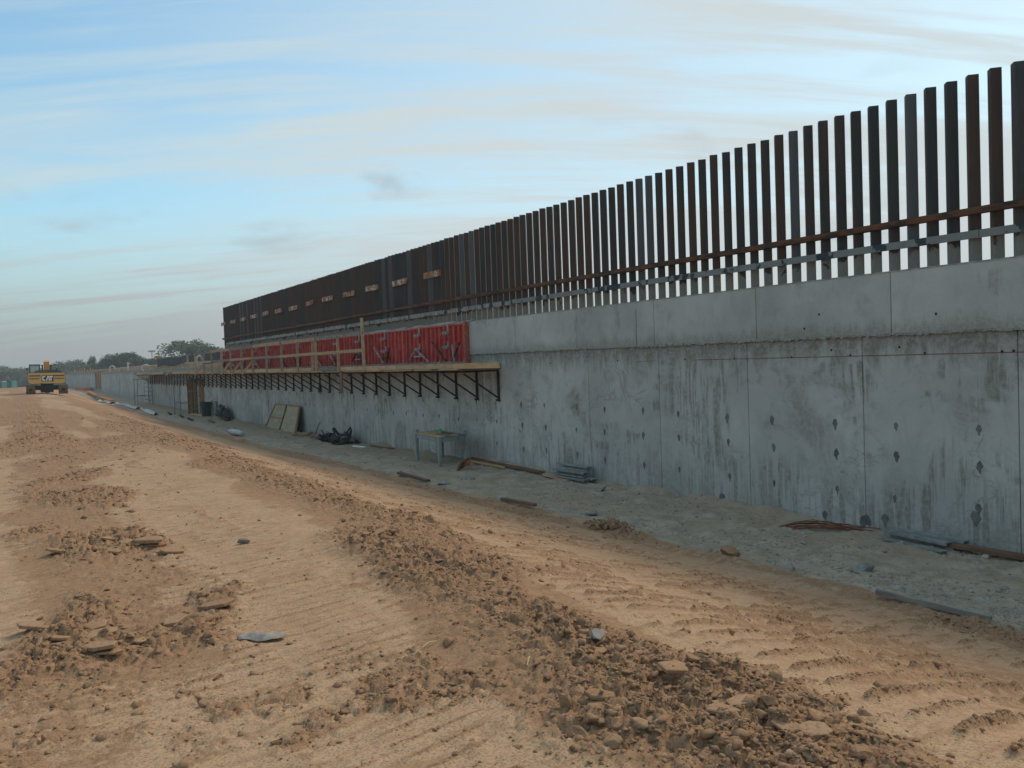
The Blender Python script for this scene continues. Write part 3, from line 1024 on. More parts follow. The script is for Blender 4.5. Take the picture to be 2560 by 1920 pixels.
for a, b in zip(UPJ, UPJ[1:]):
    wall_low_panel(a, b, WALL_TOP_LOW + .004, WALL_TOP_UP, XW - .028, XW + .032, o=WR).build('parapet_panel', M['conc_up'], wall)
# coping fillet along the top and the ragged drip edge under the upper pour
cp = MB(WR)
cp.box(XW - .034, XW + .40, -3.9, 21.0, WALL_TOP_UP - .002, WALL_TOP_UP + .018)
cp.build('wall_coping', M['spill'], wall)
lp = MB(WR)
y = 1.0
rj = random.Random(3)
while y < 21.0:
    st = rj.uniform(.03, .09)
    dp = rj.uniform(.008, .038) * (1 if y < 14 else .5)
    lp.box(XW - .034 - rj.uniform(0, .012), XW + .012, y, y + st - .002, WALL_TOP_LOW - dp, WALL_TOP_LOW + rj.uniform(.004, .022))
    y += st
tag(lp.build('drip_edge', M['spill'], wall), kind='stuff')
# a crack line in the parapet
ck = MB(WR)
zz, yy = 3.80, 13.61
while zz > 3.07:
    z2 = zz - .06
    ck.box(XW - .0295, XW - .0255, yy - .006, yy + .006, z2, zz)
    zz = z2
    yy += rj.uniform(-.006, .006)
ck.build('wall_crack', M['black'], wall)
# grout patches over the form-tie holes, three rows
patch_meshes = []
for k in range(6):
    pts = []
    n = 14
    for i in range(n):
        a = 2 * math.pi * i / n
        ry = 0.045 * (1 + rj.uniform(-.18, .18))
        rz = 0.075 * (1 + rj.uniform(-.15, .15))
        zz = math.sin(a) * rz
        yy = math.cos(a) * ry
        if zz < -0.03:
            yy *= 0.55
            zz *= 1.0 + rj.uniform(0.1, .75)
        pts.append((yy, zz))
    m_ = MB()
    vs = [(0.004, a, b) for a, b in pts] + [(-.004, a * .82, b * .82) for a, b in pts]
    m_.add(vs, [tuple(range(n, 2 * n))[::-1]] + [(i, n + i, n + (i + 1) % n, (i + 1) % n) for i in range(n)])
    patch_meshes.append(m_.mesh('grout_patch', M['grout']))
TS = [5.2, 6.43, 7.71, 8.77, 10.05, 11.12, 12.44, 13.53, 14.85, 15.91, 17.23, 18.31, 19.65, 20.72]
while TS[-1] < 46:
    TS.append(TS[-1] + (1.28 if len(TS) % 2 else 1.14))
for j, s in enumerate(TS):
    for row, zr in enumerate((1.66, 1.16, 0.54)):
        if row == 2 and 20.2 < s:
            if rj.random() < .6:
                continue
        if row == 1 and 11.0 < s < 11.2:
            zr = 1.20
        o = link('grout_patch', patch_meshes[(j * 3 + row * 5) % 6], wall, (-.002, s - 10 + rj.uniform(-.03, .03), zr + rj.uniform(-.03, .03)))
        k = rj.uniform(.75, 1.15) * (1.0 if s < 20 else .9)
        o.scale = (1, k, k)
for s, z, k in ((6.5, .36, 1.7), (7.9, .14, 1.5), (8.25, .02, 2.6), (9.0, .05, 1.2), (11.3, .02, 2.0), (27.3, 1.5, 1.4)):
    o = link('grout_patch', patch_meshes[int(s * 10) % 6], wall, (-.002, s - 10, z + .06))
    o.scale = (1, k, k * .8)
# red chalk line and nail holes along it
ch = MB(WR)
y = 1.5
while y < 19:
    L_ = rj.uniform(.3, .9)
    if y < 11.5 or rj.random() < .45:
        hgt = .007 if y < 11.5 else .0035
        ch.box(XW - .003, XW + .002, y, y + L_, 2.722 - hgt, 2.722 + hgt)
    y += L_ + (.012 if y < 11.5 else rj.uniform(.2, .8))
ch.build('chalk_line', M['chalk'], wall)
hole = MB().prism([(0.017 * math.cos(i * math.pi / 4), 0.02 * math.sin(i * math.pi / 4)) for i in range(8)], -.004, .004, 'x').mesh('tie_hole', M['black'])
for s, z in [(5.95, 2.74), (6.1, 2.735), (7.2, 2.74), (8.45, 2.735), (9.6, 2.73), (10.9, 2.73), (12.2, 2.74), (14.3, 2.75), (16.9, 2.73), (8.8, 2.83), (7.6, 2.84), (9.0, 3.42), (7.0, 3.3), (9.3, 3.2), (5.5, 2.6)]:
    link('tie_hole', hole, wall, (-.03 if z > 3.04 else -.002, s - 10, z))

wall2 = thing('concrete_wall', 'farthest stretch of grey concrete wall beyond the brown timber bulkhead', 'wall', (XW, 134, 0))
core = MB((XW, 134, 0))
core.box(XW + .06, XW + .42, 133.6, 198, -0.8, WALL_TOP_LOW)
core.build('wall_core', M['conc_low'], wall2)
y = 133.6
while y < 197:
    wall_low_panel(y, min(198, y + 4.6), z1=WALL_TOP_LOW + .02, o=(XW, 134, 0)).build('wall_panel', M['conc_low'], wall2)
    y += 4.6
MB((XW, 134, 0)).box(XW - .3, XW + .5, 198.0, 198.5, -.8, 3.3).build('wall_end', M['grout'], wall2)
bk = thing('timber_bulkhead', 'brown timber bulkhead closing the gap between two stretches of wall', 'bulkhead', (XW + .2, 129.3, 0))
for i in range(6):
    MB((XW + .2, 129.3, 0)).box(XW + .15 + .02 * (i % 2), XW + .22 + .02 * (i % 2), 125.05 + i * 1.42, 125.05 + i * 1.42 + 1.39, 0, 3.25 - .1 * (i % 3)).build('plywood_sheet', M['redplank'] if i % 2 else M['ply'], bk)

# ------------------------------------------------------------------ bollard fence
XF = 11.85
FR = (XF, 30.0, WALL_TOP_UP)
fence = thing('bollard_fence', 'tall fence of dark rusty square steel posts set diagonally on the wall', 'fence', FR)
hd = 0.104
c_ = 0.013
poly = [(hd - c_, -c_), (hd - c_ * .4, 0), (hd - c_, c_), (c_, hd - c_), (0, hd - c_ * .4), (-c_, hd - c_), (-hd + c_, c_), (-hd + c_ * .4, 0), (-hd + c_, -c_), (-c_, -hd + c_), (0, -hd + c_ * .4), (c_, -hd + c_)]
post_me = MB().prism(poly, -0.3, 0.0).mesh('post', M['post'])
POST_H = 6.62
tall = MB().prism(poly, -(POST_H - 3.7), 0.0)
post_me = tall.mesh('post', M['post'])
s = 6.31 - 0.31 * 12
k = 0
rp = random.Random(12)
while s < 52.75:
    o = link('post', post_me, fence, (rp.uniform(-.006, .006), s - 30.0, POST_H - WALL_TOP_UP + rp.uniform(-.012, .012)), (0, 0, rp.uniform(-.035, .035)))
    s += 0.311 + rp.uniform(-.006, .006)
y = 1.5
while y < 52.9:
    e = min(y + 6.1, 52.95)
    dz = rp.uniform(-.006, .006)
    MB(FR).box(XF - .165, XF - .108, y, e - .012, 4.675 + dz, 4.765 + dz).box(XF - .108, XF - .10, y, e - .012, 4.665 + dz, 4.775 + dz).build('rail', M['rail'], fence)
    MB(FR).box(XF - .150, XF - .106, y - 1.1, e - 1.112, 4.335 + dz, 4.445 + dz).build('base_plate', M['plate'], fence)
    y = e
# cement dripped over the plate and the foot of the posts beyond the parapet
dr = MB(FR)
y = 19.0
while y < 52:
    w_ = rp.uniform(.05, .16)
    dr.box(XF - .156, XF - .105, y, y + w_, 4.33 - rp.uniform(0, .02), 4.42 + rp.uniform(0, .06) * sst(y, 22, 30))
    y += w_ + rp.choice([0.004, 0.004, .02, .25])
tag(dr.build('cement_drips', M['spill'], fence), kind='stuff')
h = MB(FR)
y = 20.9
while y < 52.3:
    w_ = rp.uniform(.3, .6)
    z1 = 3.97 + rp.uniform(.05, .10)
    h.add([(XF - .42, y, 3.9), (XF - .42, y + w_, 3.9), (XF - .40, y + w_, 4.0), (XF - .40, y, 4.0), (XF - .12, y, z1), (XF - .12, y + w_, z1)], [(0, 3, 2, 1), (3, 4, 5, 2)])
    y += w_
tag(h.build('cement_ridge', M['spill'], fence), kind='stuff')

# timber blocks bolted across the posts
SP = [(23.12, 24.27), (25.6, 26.8), (28.1, 29.26), (30.45, 31.69), (32.99, 34.19), (35.4, 36.4), (37.75, 38.95), (40.12, 41.3), (42.53, 43.67), (44.9, 46.05), (47.2, 48.3), (49.5, 50.7), (52.0, 53.1)]
names = ['nearest', 'second', 'third', 'fourth', 'fifth', 'sixth', 'seventh', 'eighth', 'ninth', 'tenth', 'eleventh', 'twelfth', 'thirteenth']
for i, (a, b) in enumerate(SP):
    z = 5.62 + rp.uniform(-.03, .03)
    lb = ('short red and white painted timber block on the fence, %s from the near end' % names[i]) if i < 12 else 'timber block poking past the far corner of the dark fence'
    t_ = thing('timber_block', lb, 'timber block', (XF - .13, (a + b) / 2, z), 0, 'painted timber blocks across the fence')
    MB().beam((0, -(b - a) / 2, rp.uniform(-.02, .02)), (0, (b - a) / 2, rp.uniform(-.02, .02)), .045, .19).build('board', M['spacer'], t_)
    for q in (-.3, .3):
        MB().prism([(q + .022 * math.cos(j * math.pi / 3), .022 * math.sin(j * math.pi / 3)) for j in range(6)], -.04, -.022, 'x').build('bolt', M['steel_dark'], t_)

# ------------------------------------------------------------------ red formwork on the parapet
XR = 11.36
RR = (XR, 36.0, 2.9)
form = thing('wall_formwork', 'long row of red ribbed steel forms clamped to the top of the wall', 'formwork', RR)
F0, F1, FZ0, FZ1 = 21.08, 52.0, 2.80, 3.95
pan = MB().box(.07, .10, 0.003, .607, 0, FZ1 - FZ0)
pan.box(.0, .07, 0.003, .607, 0, .045).box(.0, .07, 0.003, .607, FZ1 - FZ0 - .045, FZ1 - FZ0)
pan_me = pan.mesh('form_panel', M['formred'])
rib_me = MB().box(-.002, .069, 0, .040, .047, FZ1 - FZ0 - .047).mesh('rib', M['formrib'])
nP = int((F1 - F0) / .61)
for i in range(nP):
    dz = rp.uniform(-.01, .01)
    p_ = link('form_panel', pan_me, form, (rp.uniform(-.008, .008), F0 + i * .61 - 36, FZ0 - 2.9 + dz))
    for y in (.004, .29, .575):
        link('rib', rib_me, p_, (0, y, 0))
ef = MB(RR)
ef.box(XR - .03, XR + .16, F0 - .13, F0 - .075, FZ0 - .08, FZ1 + .03)
ef.box(XR - .03, XR + .10, F0 - .072, F0 - .03, FZ0 - .05, FZ1)
for z in (3.05, 3.3, 3.55, 3.78):
    ef.box(XR - .045, XR - .0305, F0 - .12, F0 - .09, z, z + .05)
ef.build('end_frame', M['formend'], form)
bp = MB(RR)
y = F0 - .1
while y < F1:
    w_ = rp.uniform(.05, .25)
    bp.box(XR - rp.uniform(.02, .09), XR + .13, y, y + w_, FZ0 - .10, FZ0 + rp.uniform(-.04, .06))
    y += w_
tag(bp.build('grout_spill', M['spill'], form), kind='stuff')


def clamp(y, z, up):
    m_ = MB()
    m_.box(-.10, .0, -.10, .10, -.02, .02).box(-.13, -.10, -.14, -.04, -.045, .045).box(-.13, -.10, .04, .14, -.045, .045)
    m_.tube([(-.13, -.09, 0), (-.20, -.09, 0)], .018, 6).tube([(-.13, .09, 0), (-.20, .09, 0)], .018, 6)
    m_.box(-.03, .0, -.025, .025, 0, .28 if up else .18)
    return m_.build('waler_clamp', M['galv'], form, (0, y - 36, z - 2.9))


def strut(y0, z0, y1, z1):
    m_ = MB(RR)
    a, b = Vector((XR - .16, y0, z0)), Vector((XR - .10, y1, z1))
    mid = (a + b) / 2
    t_ = (b - a).normalized()
    m_.tube([a, b], .016, 6)
    m_.tube([mid - t_ * .14, mid + t_ * .14], .032, 6)
    m_.tube([a - t_ * .04, a + t_ * .07], .030, 6)
    m_.tube([b - t_ * .07, b + t_ * .03], .028, 6)
    return m_.build('brace_strut', M['galv'] if rp.random() < .5 else M['steel_dark'], form)


for i, y in enumerate([22.05, 24.0, 26.75, 29.2, 31.6, 34.1, 36.5, 38.9, 41.4, 43.8, 46.2, 48.7, 51.0]):
    clamp(y, 3.70, True)
    clamp(y, 3.28, False)
    if i == 0:
        strut(y - 1.0, 3.38, y - .1 - .35, 2.90)
        strut(y - .55, 3.30, y - .50, 2.88)
        strut(y + .75, 3.45, y + .05, 2.90)
    elif i % 2:
        strut(y - .05, 3.25, y - .72, 2.88)
        strut(y + .05, 3.25, y + .62, 2.98)
        m_ = MB(RR).box(XR - .10, XR - .04, y - .33, y + .33, 3.03, 3.07).build('tie_bar', M['galv'], form)
    else:
        strut(y - .62, 3.36, y - .25, 2.90)
        strut(y + .68, 3.42, y + .08, 2.90)
        m_ = MB(RR).box(XR - .10, XR - .04, y - .36, y + .36, 3.03, 3.07).build('tie_bar', M['steel_dark'], form)

# dark back forms beyond the red ones
dk = thing('back_formwork', 'row of dark form panels with a pale top edge beyond the red forms', 'formwork', (11.95, 66, 3))
for i in range(11):
    a = 52.9 + i * 2.44
    MB((11.95, 66, 3)).box(11.9, 11.99, a + .01, a + 2.43, 3.02, 3.93 + rp.uniform(-.02, .02)).build('form_panel', M['darkform'], dk)
    MB((11.95, 66, 3)).box(11.86, 12.03, a + .01, a + 2.43, 3.955, 4.04).build('top_board', M['plate'] if i % 3 else M['pine_grey'], dk)

# ------------------------------------------------------------------ bracket platform
PR = (10.9, 50.0, 2.6)
plat = thing('work_platform', 'long timber walkway on dark steel brackets hung along the wall', 'platform', PR)
XO = 10.3 - 10.9
XI = 11.5 - 10.9
br_up = MB().box(XI - .058, XI - .006, -.027, .027, -.80, -.052).mesh('bracket', M['steel_dark'])
br_kids = [('bracket_arm', MB().box(XO + .03, XI - .005, -.025, .025, -.05, 0.0).mesh('bracket_arm', M['steel_dark'])),
           ('bracket_brace', MB().beam((XI - .062, 0, -.76), (XO + .12, 0, -.078), .04, .045, up=(0, 1, 0)).mesh('bracket_brace', M['steel_dark'])),
           ('bracket_foot', MB().box(XI - .10, XI - .003, -.05, .05, -.86, -.802).mesh('bracket_foot', M['steel_dark']))]
s = 19.41
while s < 82:
    b_ = link('bracket', br_up, plat, (0, s - 50 + rp.uniform(-.03, .03), rp.uniform(-.01, .01)))
    for nm, me in br_kids:
        link(nm, me, b_)
    s += 1.235
y = 17.33
cols = ['pine_new', 'pine_grey', 'pine']
i = 0
while y < 81.9:
    e = min(y + [2.45, 3.7, 4.9, 3.2][i % 4], 82)
    dz = rp.uniform(-.012, .012)
    MB(PR).box(10.27, 10.31, y, e - .015, 2.66 + dz, 2.80 + dz).build('fascia_board', M[['pine_new', 'pine', 'pine', 'pine_grey', 'pine'][i % 5]], plat)
    i += 1
    y = e
for j, (x0, x1) in enumerate(((10.32, 10.58), (10.59, 10.85), (10.86, 11.12), (11.13, 11.40))):
    y = 19.26 + rp.uniform(0, .1)
    i = 0
    while y < 82:
        e = min(y + rp.choice([3.05, 3.66, 4.88]), 82)
        MB(PR).box(x0, x1, y, e - .02, 2.605, 2.648 + rp.uniform(-.004, .004)).build('deck_plank', M[rp.choice(['pine_grey', 'pine', 'pine_new'])], plat)
        y = e
MB(PR).box(10.33, 11.44, 19.20, 19.235, 2.60, 2.78).build('end_board', M['redplank'], plat)
y = 19.3
while y < 81:
    e = y + 4.88
    MB(PR).box(10.36, 10.40, y, min(82, e) - .02, 2.652, 2.812).build('ledger', M['redplank'], plat)
    y = e
# loose board ends poking out below the fascia
for s in (19.4, 21.0, 22.3, 24.6, 30.2, 36.4, 44.0):
    MB(PR).box(10.22, 10.30, s, s + 1.1, 2.625, 2.655).build('toe_plank', M['pine_new'], plat)

gr = thing('timber_guardrail', 'pale timber guardrail of posts and two rails along the walkway edge', 'guardrail', (10.27, 40, 2.6))
GO = (10.27, 40, 2.6)
GP = [26.01, 28.44, 30.88, 31.3, 33.19, 35.48, 37.86, 40.22, 42.45, 44.73, 46.9, 49.35, 51.5, 54.0, 56.4]
for i, s in enumerate(GP):
    top = 4.40 if i == 0 else (3.97 if i < 12 else 3.8)
    MB(GO).beam((10.245, s, 2.62), (10.245 + rp.uniform(-.02, .02), s + rp.uniform(-.05, .05), top), .042, .09, up=(1, 0, 0)).build('guard_post', M['pine'], gr)
for k, z in enumerate((3.90, 3.33)):
    for a, b in ((26.0, 30.9), (30.75, 35.5), (35.3, 40.3), (40.1, 44.8), (44.6, 49.4), (49.2, 54.0 if k == 0 else 57.2)):
        if k == 0 and a > 49:
            continue
        MB(GO).beam((10.215 + .001 * k, a, z + rp.uniform(-.02, .02)), (10.215, b, z + rp.uniform(-.02, .02)), .04, .125 if k == 0 else .11).build('guard_rail', M['pine' if rp.random() < .7 else 'pine_grey'], gr)
for s in (40.22, 42.45, 44.73, 46.9, 51.5, 61.5):
    MB(GO).beam((10.21, s + .04, 3.16), (9.72, s + .04, 2.60), .10, .045, up=(0, 1, 0)).build('raking_brace', M['pine_new'], gr)

# plank and rope loop hanging under the walkway
o = MB((10.25, 28.3, 2.7)).box(10.235, 10.272, 28.18, 28.40, 1.86, 2.64).build('hanging_plank', M['redplank'], None, (10.25, 28.3, 2.7))
tag(o, 'reddish brown plank hanging upright under the walkway edge', 'plank')
o = MB().tube([(0, .16 * math.cos(a * .3927), .19 * math.sin(a * .3927)) for a in range(16)], .016, 5, True).build('rope_loop', M['steel_dark'], None, (11.36, 33.9, 1.88))
tag(o, 'small dark loop of cable hanging below a bracket', 'cable')

# ------------------------------------------------------------------ things standing along the strip
# work table
tz = gz(10.4, 21.2)
tb = thing('work_table', 'grey green timber work table with scraps on top near the wall', 'table', (10.12, 20.41, tz), 0)
ux, uy = Vector((.89, .15, 0)), Vector((.14, 1.76, 0))
def TP(a, b, z): return ux * a + uy * b + Vector((0, 0, z))
for a, b in ((0, 0), (1, 0), (0, 1), (1, 1)):
    MB().beam(TP(a, b, -.06), TP(a, b, .80), .085, .085).build('leg', M['tablegreen'], tb)
for (a, b), (c, d) in (((.06, -.0), (.94, -.0)), ((.06, 1), (.94, 1)), ((0, .03), (0, .97)), ((1, .03), (1, .97))):
    MB().beam(TP(a, b, .74), TP(c, d, .74), .04, .12).build('apron', M['tablegreen'], tb)
for i in range(4):
    MB().beam(TP(.08 + .25 * i, -.03, .825), TP(.06 + .25 * i, 1.03, .825), .19, .03).build('top_board', M['pine_grey' if i % 2 else 'pine'], tb)
for a, b in ((.02, 1.02), (.98, .02)):
    MB().beam(TP(a, b, .80), TP(a, b, .93), .13, .10).build('corner_block', M['alu'], tb)
th = tz + .845
o = MB().beam((0, 0, .012), (.05, .75, .012), .10, .03).build('red_offcut', M['redplank'], None, (10.62, 20.75, th)); tag(o, 'reddish timber offcut on the work table', 'offcut')
o = MB().beam((0, 0, .015), (-.05, .8, .015), .14, .035).build('pine_offcut', M['pine'], None, (10.35, 21.0, th)); tag(o, 'pale timber offcut on the work table beside the red one', 'offcut')
o = MB().prism([(.05 * math.cos(i * .785), .05 * math.sin(i * .785)) for i in range(8)], 0, .11).prism([(.022 * math.cos(i * .785), .022 * math.sin(i * .785)) for i in range(8)], .11, .145).build('green_bottle', M['green_paint'], None, (10.42, 20.95, th + .034)); tag(o, 'bright green bottle standing on the work table', 'bottle')
# timber and orange block lying below it
z = gz(10.2, 19.2)
o = MB().beam((0, 0, .13), (.50, .50, .15), .26, .05, up=(-.6, .6, .5)).build('orange_board', M['redplank'], None, (9.95, 18.98, z)); tag(o, 'orange brown board end propped up beside the table leg', 'board')
o = MB().beam((0, 0, .06), (.16, .16, .08), .2, .12).build('orange_block', M['orange'], None, (10.22, 19.2, z + .08)); tag(o, 'bright orange painted block on the board by the table', 'block')
# boards along the foot of the wall
for i, (a, b, d0, d1, mk, lb) in enumerate([(17.0, 20.9, 11.2, 11.33, 'redplank', 'long dirty brown board half buried along the foot of the wall'),
                                            (18.6, 20.6, 11.08, 11.1, 'pine_new', 'pale timber lath lying at the wall foot behind the orange block'),
                                            (15.55, 16.75, 11.0, 11.12, 'pine', 'pale plank end lying beside the stacked channels')]):
    z = gz(11.2, (a + b) / 2)
    o = MB((d0, (a + b) / 2, z)).beam((d0, a, z + .05), (d1, b, z + .06), .16 if i != 1 else .06, .045).build('board', M[mk], None, (d0, (a + b) / 2, z))
    tag(o, lb, 'board')


def channel(name, L_, w, hgt, m, lb, loc, rz, grp):
    t_ = .012
    m_ = MB()
    m_.box(-w / 2, w / 2, 0, L_, 0, t_).box(-w / 2, w / 2, 0, L_, hgt - t_, hgt)
    m_.box(w / 2 - t_, w / 2, 0.001, L_ - .001, t_ + .0005, hgt - t_ - .0005)
    m_.box(-w / 2, -w / 2 + t_, 0.001, L_ - .001, t_, hgt * .3).box(-w / 2, -w / 2 + t_, 0.001, L_ - .001, hgt * .7, hgt - t_)
    o = m_.build(name, M[m], None, loc)
    o.rotation_euler = (0, 0, rz)
    return tag(o, lb, 'steel channel', grp)


g1 = 'grey steel channels stacked mid wall'
z = gz(11.25, 15.6)
channel('steel_channel', 1.15, .14, .12, 'alu', 'front lowest grey steel channel of the stack at mid wall', (11.02, 14.95, z), -.03, g1)
channel('steel_channel', 1.10, .14, .12, 'alu', 'back lowest grey steel channel of the stack at mid wall', (11.21, 14.9, z + .01), .02, g1)
channel('steel_channel', 1.15, .14, .12, 'alu', 'grey steel channel in the middle layer of the mid wall stack', (11.12, 15.1, z + .135), .05, g1)
channel('steel_channel', 1.20, .13, .11, 'alu', 'topmost grey steel channel of the stack at mid wall', (11.27, 15.15, z + .26), .02, g1)
g2 = 'grey steel channels at the right'
z = gz(11.3, 7.2)
channel('steel_channel', 1.02, .14, .14, 'alu', 'front grey steel channel of the pair lying by the wall at right', (11.06, 6.62, z + .0), -.10, g2)
channel('steel_channel', 1.05, .14, .13, 'alu', 'rear grey steel channel of the pair lying by the wall at right', (11.30, 6.52, z + .02), -.02, g2)
channel('steel_channel', 1.00, .12, .06, 'alu', 'flat grey steel channel underneath at the front of the right pair', (10.90, 6.60, z - .01), -.12, g2)
z = gz(11.2, 5.6)
o = MB((11.2, 5.7, z)).beam((11.17, 6.72, z + .05), (11.27, 3.9, z + .05), .17, .05).build('brown_plank', M['redplank'], None, (11.2, 5.7, z)); tag(o, 'long brown plank lying along the wall foot at the right edge', 'plank')
z = gz(8.33, 5.2)
o = MB((8.33, 5.2, z)).beam((8.25, 5.80, gz(8.25, 5.8) + .075), (8.42, 4.62, gz(8.42, 4.62) + .025), .05, .06).build('grey_plank', M['pine_grey'], None, (8.33, 5.2, z)); tag(o, 'weathered grey plank on edge where the brown earth meets the strip', 'plank')
z = gz(8.43, 13.7)
o = MB((8.43, 13.7, z)).beam((8.46, 14.32, gz(8.46, 14.3) + .05), (8.40, 13.05, gz(8.4, 13.05) + .06), .10, .06).build('red_plank', M['redplank'], None, (8.43, 13.7, z)); tag(o, 'reddish plank lying at the edge of the brown earth', 'plank')
z = gz(8.45, 18.5)
o = MB((8.45, 18.5, z)).beam((8.36, 19.2, gz(8.36, 19.2) + .07), (8.52, 17.85, gz(8.52, 17.85) + .06), .12, .05).build('thin_board', M['redplank'], None, (8.45, 18.5, z)); tag(o, 'thin grey topped red board at the earth edge in front of the table', 'board')
# rebar bundle
rb = thing('rebar_bundle', 'tangled bundle of thin rusty bars lying near the wall', 'rebar', (10.9, 8.7, gz(10.9, 8.7)))
for i in range(16):
    a0 = Vector((rp.uniform(-.55, -.2), rp.uniform(.15, .5), rp.uniform(.0, .05)))
    a1 = Vector((rp.uniform(.25, .75), rp.uniform(-.75, -.2), rp.uniform(.0, .05)))
    mid = (a0 + a1) / 2 + Vector((rp.uniform(-.12, .12), rp.uniform(-.12, .12), rp.uniform(.02, .10)))
    MB().tube([a0, (a0 + mid) / 2 + Vector((0, 0, .02)), mid, a1], .007, 5).build('bar', M['rustbar'], rb)

# leaning plywood form
pl = thing('plywood_form', 'tan plywood form with timber battens leaning against the wall', 'plywood form', (11.1, 39.0, -.12))
PO = (11.1, 39.0, -.12)
b0, b1, t0, t1 = Vector((11.02, 36.45, -.14)), Vector((11.08, 41.6, -.12)), Vector((11.38, 36.75, 1.10)), Vector((11.40, 40.75, 1.10))
nrm = (b1 - b0).cross(t0 - b0).normalized()
if nrm.x > 0:
    nrm = -nrm
def QP(u, v, k): return b0.lerp(b1, u).lerp(t0.lerp(t1, u), v) + nrm * k
def quadboard(u0, u1, v0, v1, k0, k1):
    vs = [QP(u, v, k) for k in (k0, k1) for u, v in ((u0, v0), (u1, v0), (u1, v1), (u0, v1))]
    return MB(PO).add(vs, [(0, 1, 2, 3), (7, 6, 5, 4), (0, 4, 5, 1), (1, 5, 6, 2), (2, 6, 7, 3), (3, 7, 4, 0)])
quadboard(0, .498, 0, 1, 0, .02).build('plywood_sheet', M['ply_tan'], pl)
quadboard(.502, 1, 0, 1, 0, .02).build('plywood_sheet', M['ply_tan'], pl)
for u0, u1, v0, v1 in ((.0, .025, 0, 1), (.485, .515, 0, 1), (.975, 1, 0, 1), (.03, .48, .95, 1), (.52, .97, .95, 1), (.52, .97, .44, .49), (.03, .97, 0, .04)):
    quadboard(u0, u1, v0, v1, .022, .06).build('batten', M['ply'] if u0 != .485 else M['redplank'], pl)

# debris heap
rd = random.Random(31)
sc_ = thing('scrap_timber', 'small heap of splintered timber scraps beside the leaning plywood', 'scrap timber', (11.0, 34.3, -.12))
for i in range(13):
    a = rd.uniform(0, 3.14); L_ = rd.uniform(.4, 1.3)
    c0 = Vector((rd.uniform(-.45, .35), rd.uniform(-1.3, 1.2), rd.uniform(.02, .16)))
    dv = Vector((.5 * math.cos(a), .9 * math.sin(a), rd.uniform(-.1, .15))) * L_ / 2
    MB().beam(c0 - dv, c0 + dv, rd.uniform(.06, .16), .035).build('scrap', M[rd.choice(['pine', 'redplank', 'pine_grey', 'pine_new'])], sc_)
MB().tube([(0.1, -.2, .1), (.35, -.25, .62)], .014, 5).build('rod', M['steel_dark'], sc_)
db = thing('debris_heap', 'dark heap of torn plastic and scrap lying against the wall', 'debris', (10.9, 30.4, -.1))
for i in range(26):
    v, F = rock_shape(np.random.default_rng(200 + i), True, 1.0, .42)
    x = rd.uniform(-.5, .45); y = rd.uniform(-1.25, 1.15)
    hh = max(.06, .36 * (1 - (abs(y) / 1.35) ** 2))
    v = v * (rd.uniform(.10, .24), rd.uniform(.14, .34), rd.uniform(.08, .22)) + (x, y, rd.uniform(.02, hh))
    MB().add([tuple(q) for q in v], [tuple(int(k) for k in f) for f in F]).build('rubbish_lump', M[rd.choice(['black', 'tarp', 'black', 'pine_grey', 'tarp'])], db)
for i in range(12):
    x = rd.uniform(-.5, .4); y = rd.uniform(-1.2, 1.1)
    a = rd.uniform(0, 6.28)
    MB().beam((x, y, .05), (x + .35 * math.cos(a), y + .6 * math.sin(a), rd.uniform(.1, .62)), rd.uniform(.04, .14), .03).build('offcut', M[rd.choice(['steel_dark', 'pine_grey', 'tablegreen', 'black'])], db)
z = gz(11.1, 27)
o = MB((11.1, 26.5, z)).beam((11.05, 27.7, z + .03), (11.15, 26.0, z + .04), .14, .05).build('brown_board', M['redplank'], None, (11.1, 26.5, z)); tag(o, 'brown board lying flat on the strip right of the debris heap', 'board')
o = MB((10.7, 27.9, z)).beam((10.6, 28.3, z + .03), (10.75, 27.5, z + .04), .09, .04).build('white_board', M['white'], None, (10.7, 27.9, z)); tag(o, 'short white board lying on the strip near the brown board', 'board')

# white sack
def lump(name, m, lb, cat, loc, r3, seed, jag=.16, parent=None, rz=0):
    v, F = rock_shape(np.random.default_rng(seed), True, 1.0, jag)
    me = MB().add([tuple(q * np.array(r3)) for q in v], [tuple(int(k) for k in f) for f in F]).mesh(name, M[m], True)
    o = link(name, me, parent, loc, (0, 0, rz))
    return tag(o, lb, cat) if lb else o


lump('white_sack', 'whitecloth', 'dirty white sack lying at the edge of the brown earth', 'sack', (8.85, 38.2, gz(8.85, 38.2) + .14), (.20, 1.25, .17), 41)
# bin and bundle
bz = gz(11.25, 55) - .0
bn = thing('trash_can', 'dark green round trash can standing by the plywood bulkhead', 'trash can', (11.0, 55.2, bz))
pr = [(.27, 0), (.33, .86), (.345, .86), (.345, .90), (.305, .90), (.25, .04)]
nn = 18
m_ = MB()
vs = [(r_ * math.cos(2 * math.pi * k / nn), r_ * math.sin(2 * math.pi * k / nn), h_) for r_, h_ in pr for k in range(nn)]
fs = [(i * nn + k, i * nn + (k + 1) % nn, (i + 1) * nn + (k + 1) % nn, (i + 1) * nn + k) for i in range(5) for k in range(nn)] + [tuple(range(nn))[::-1], tuple(5 * nn + k for k in range(nn))]
m_.add(vs, fs).build('can_body', M['can'], bn, smooth=False)
for sgn in (-1, 1):
    MB().box(sgn * .36 - .03, sgn * .36 + .03, -.08, .08, .70, .76).build('handle', M['black'], bn)
o = MB((11.42, 55.0, bz)).box(11.36, 11.44, 54.2, 55.6, bz, bz + .95).build('grey_sheet', M['alu'], None, (11.42, 55.0, bz)); tag(o, 'grey sheet leaning on the wall behind the trash can', 'sheet')
db2 = thing('dark_bundle', 'dark green tarp bundle slumped against the wall right of the trash can', 'bundle', (11.05, 51.2, gz(11.05, 51.2)))
lump('bundle_body', 'tarp', None, None, (0, 0, .38), (.34, 1.2, .52), 51, .12, db2)
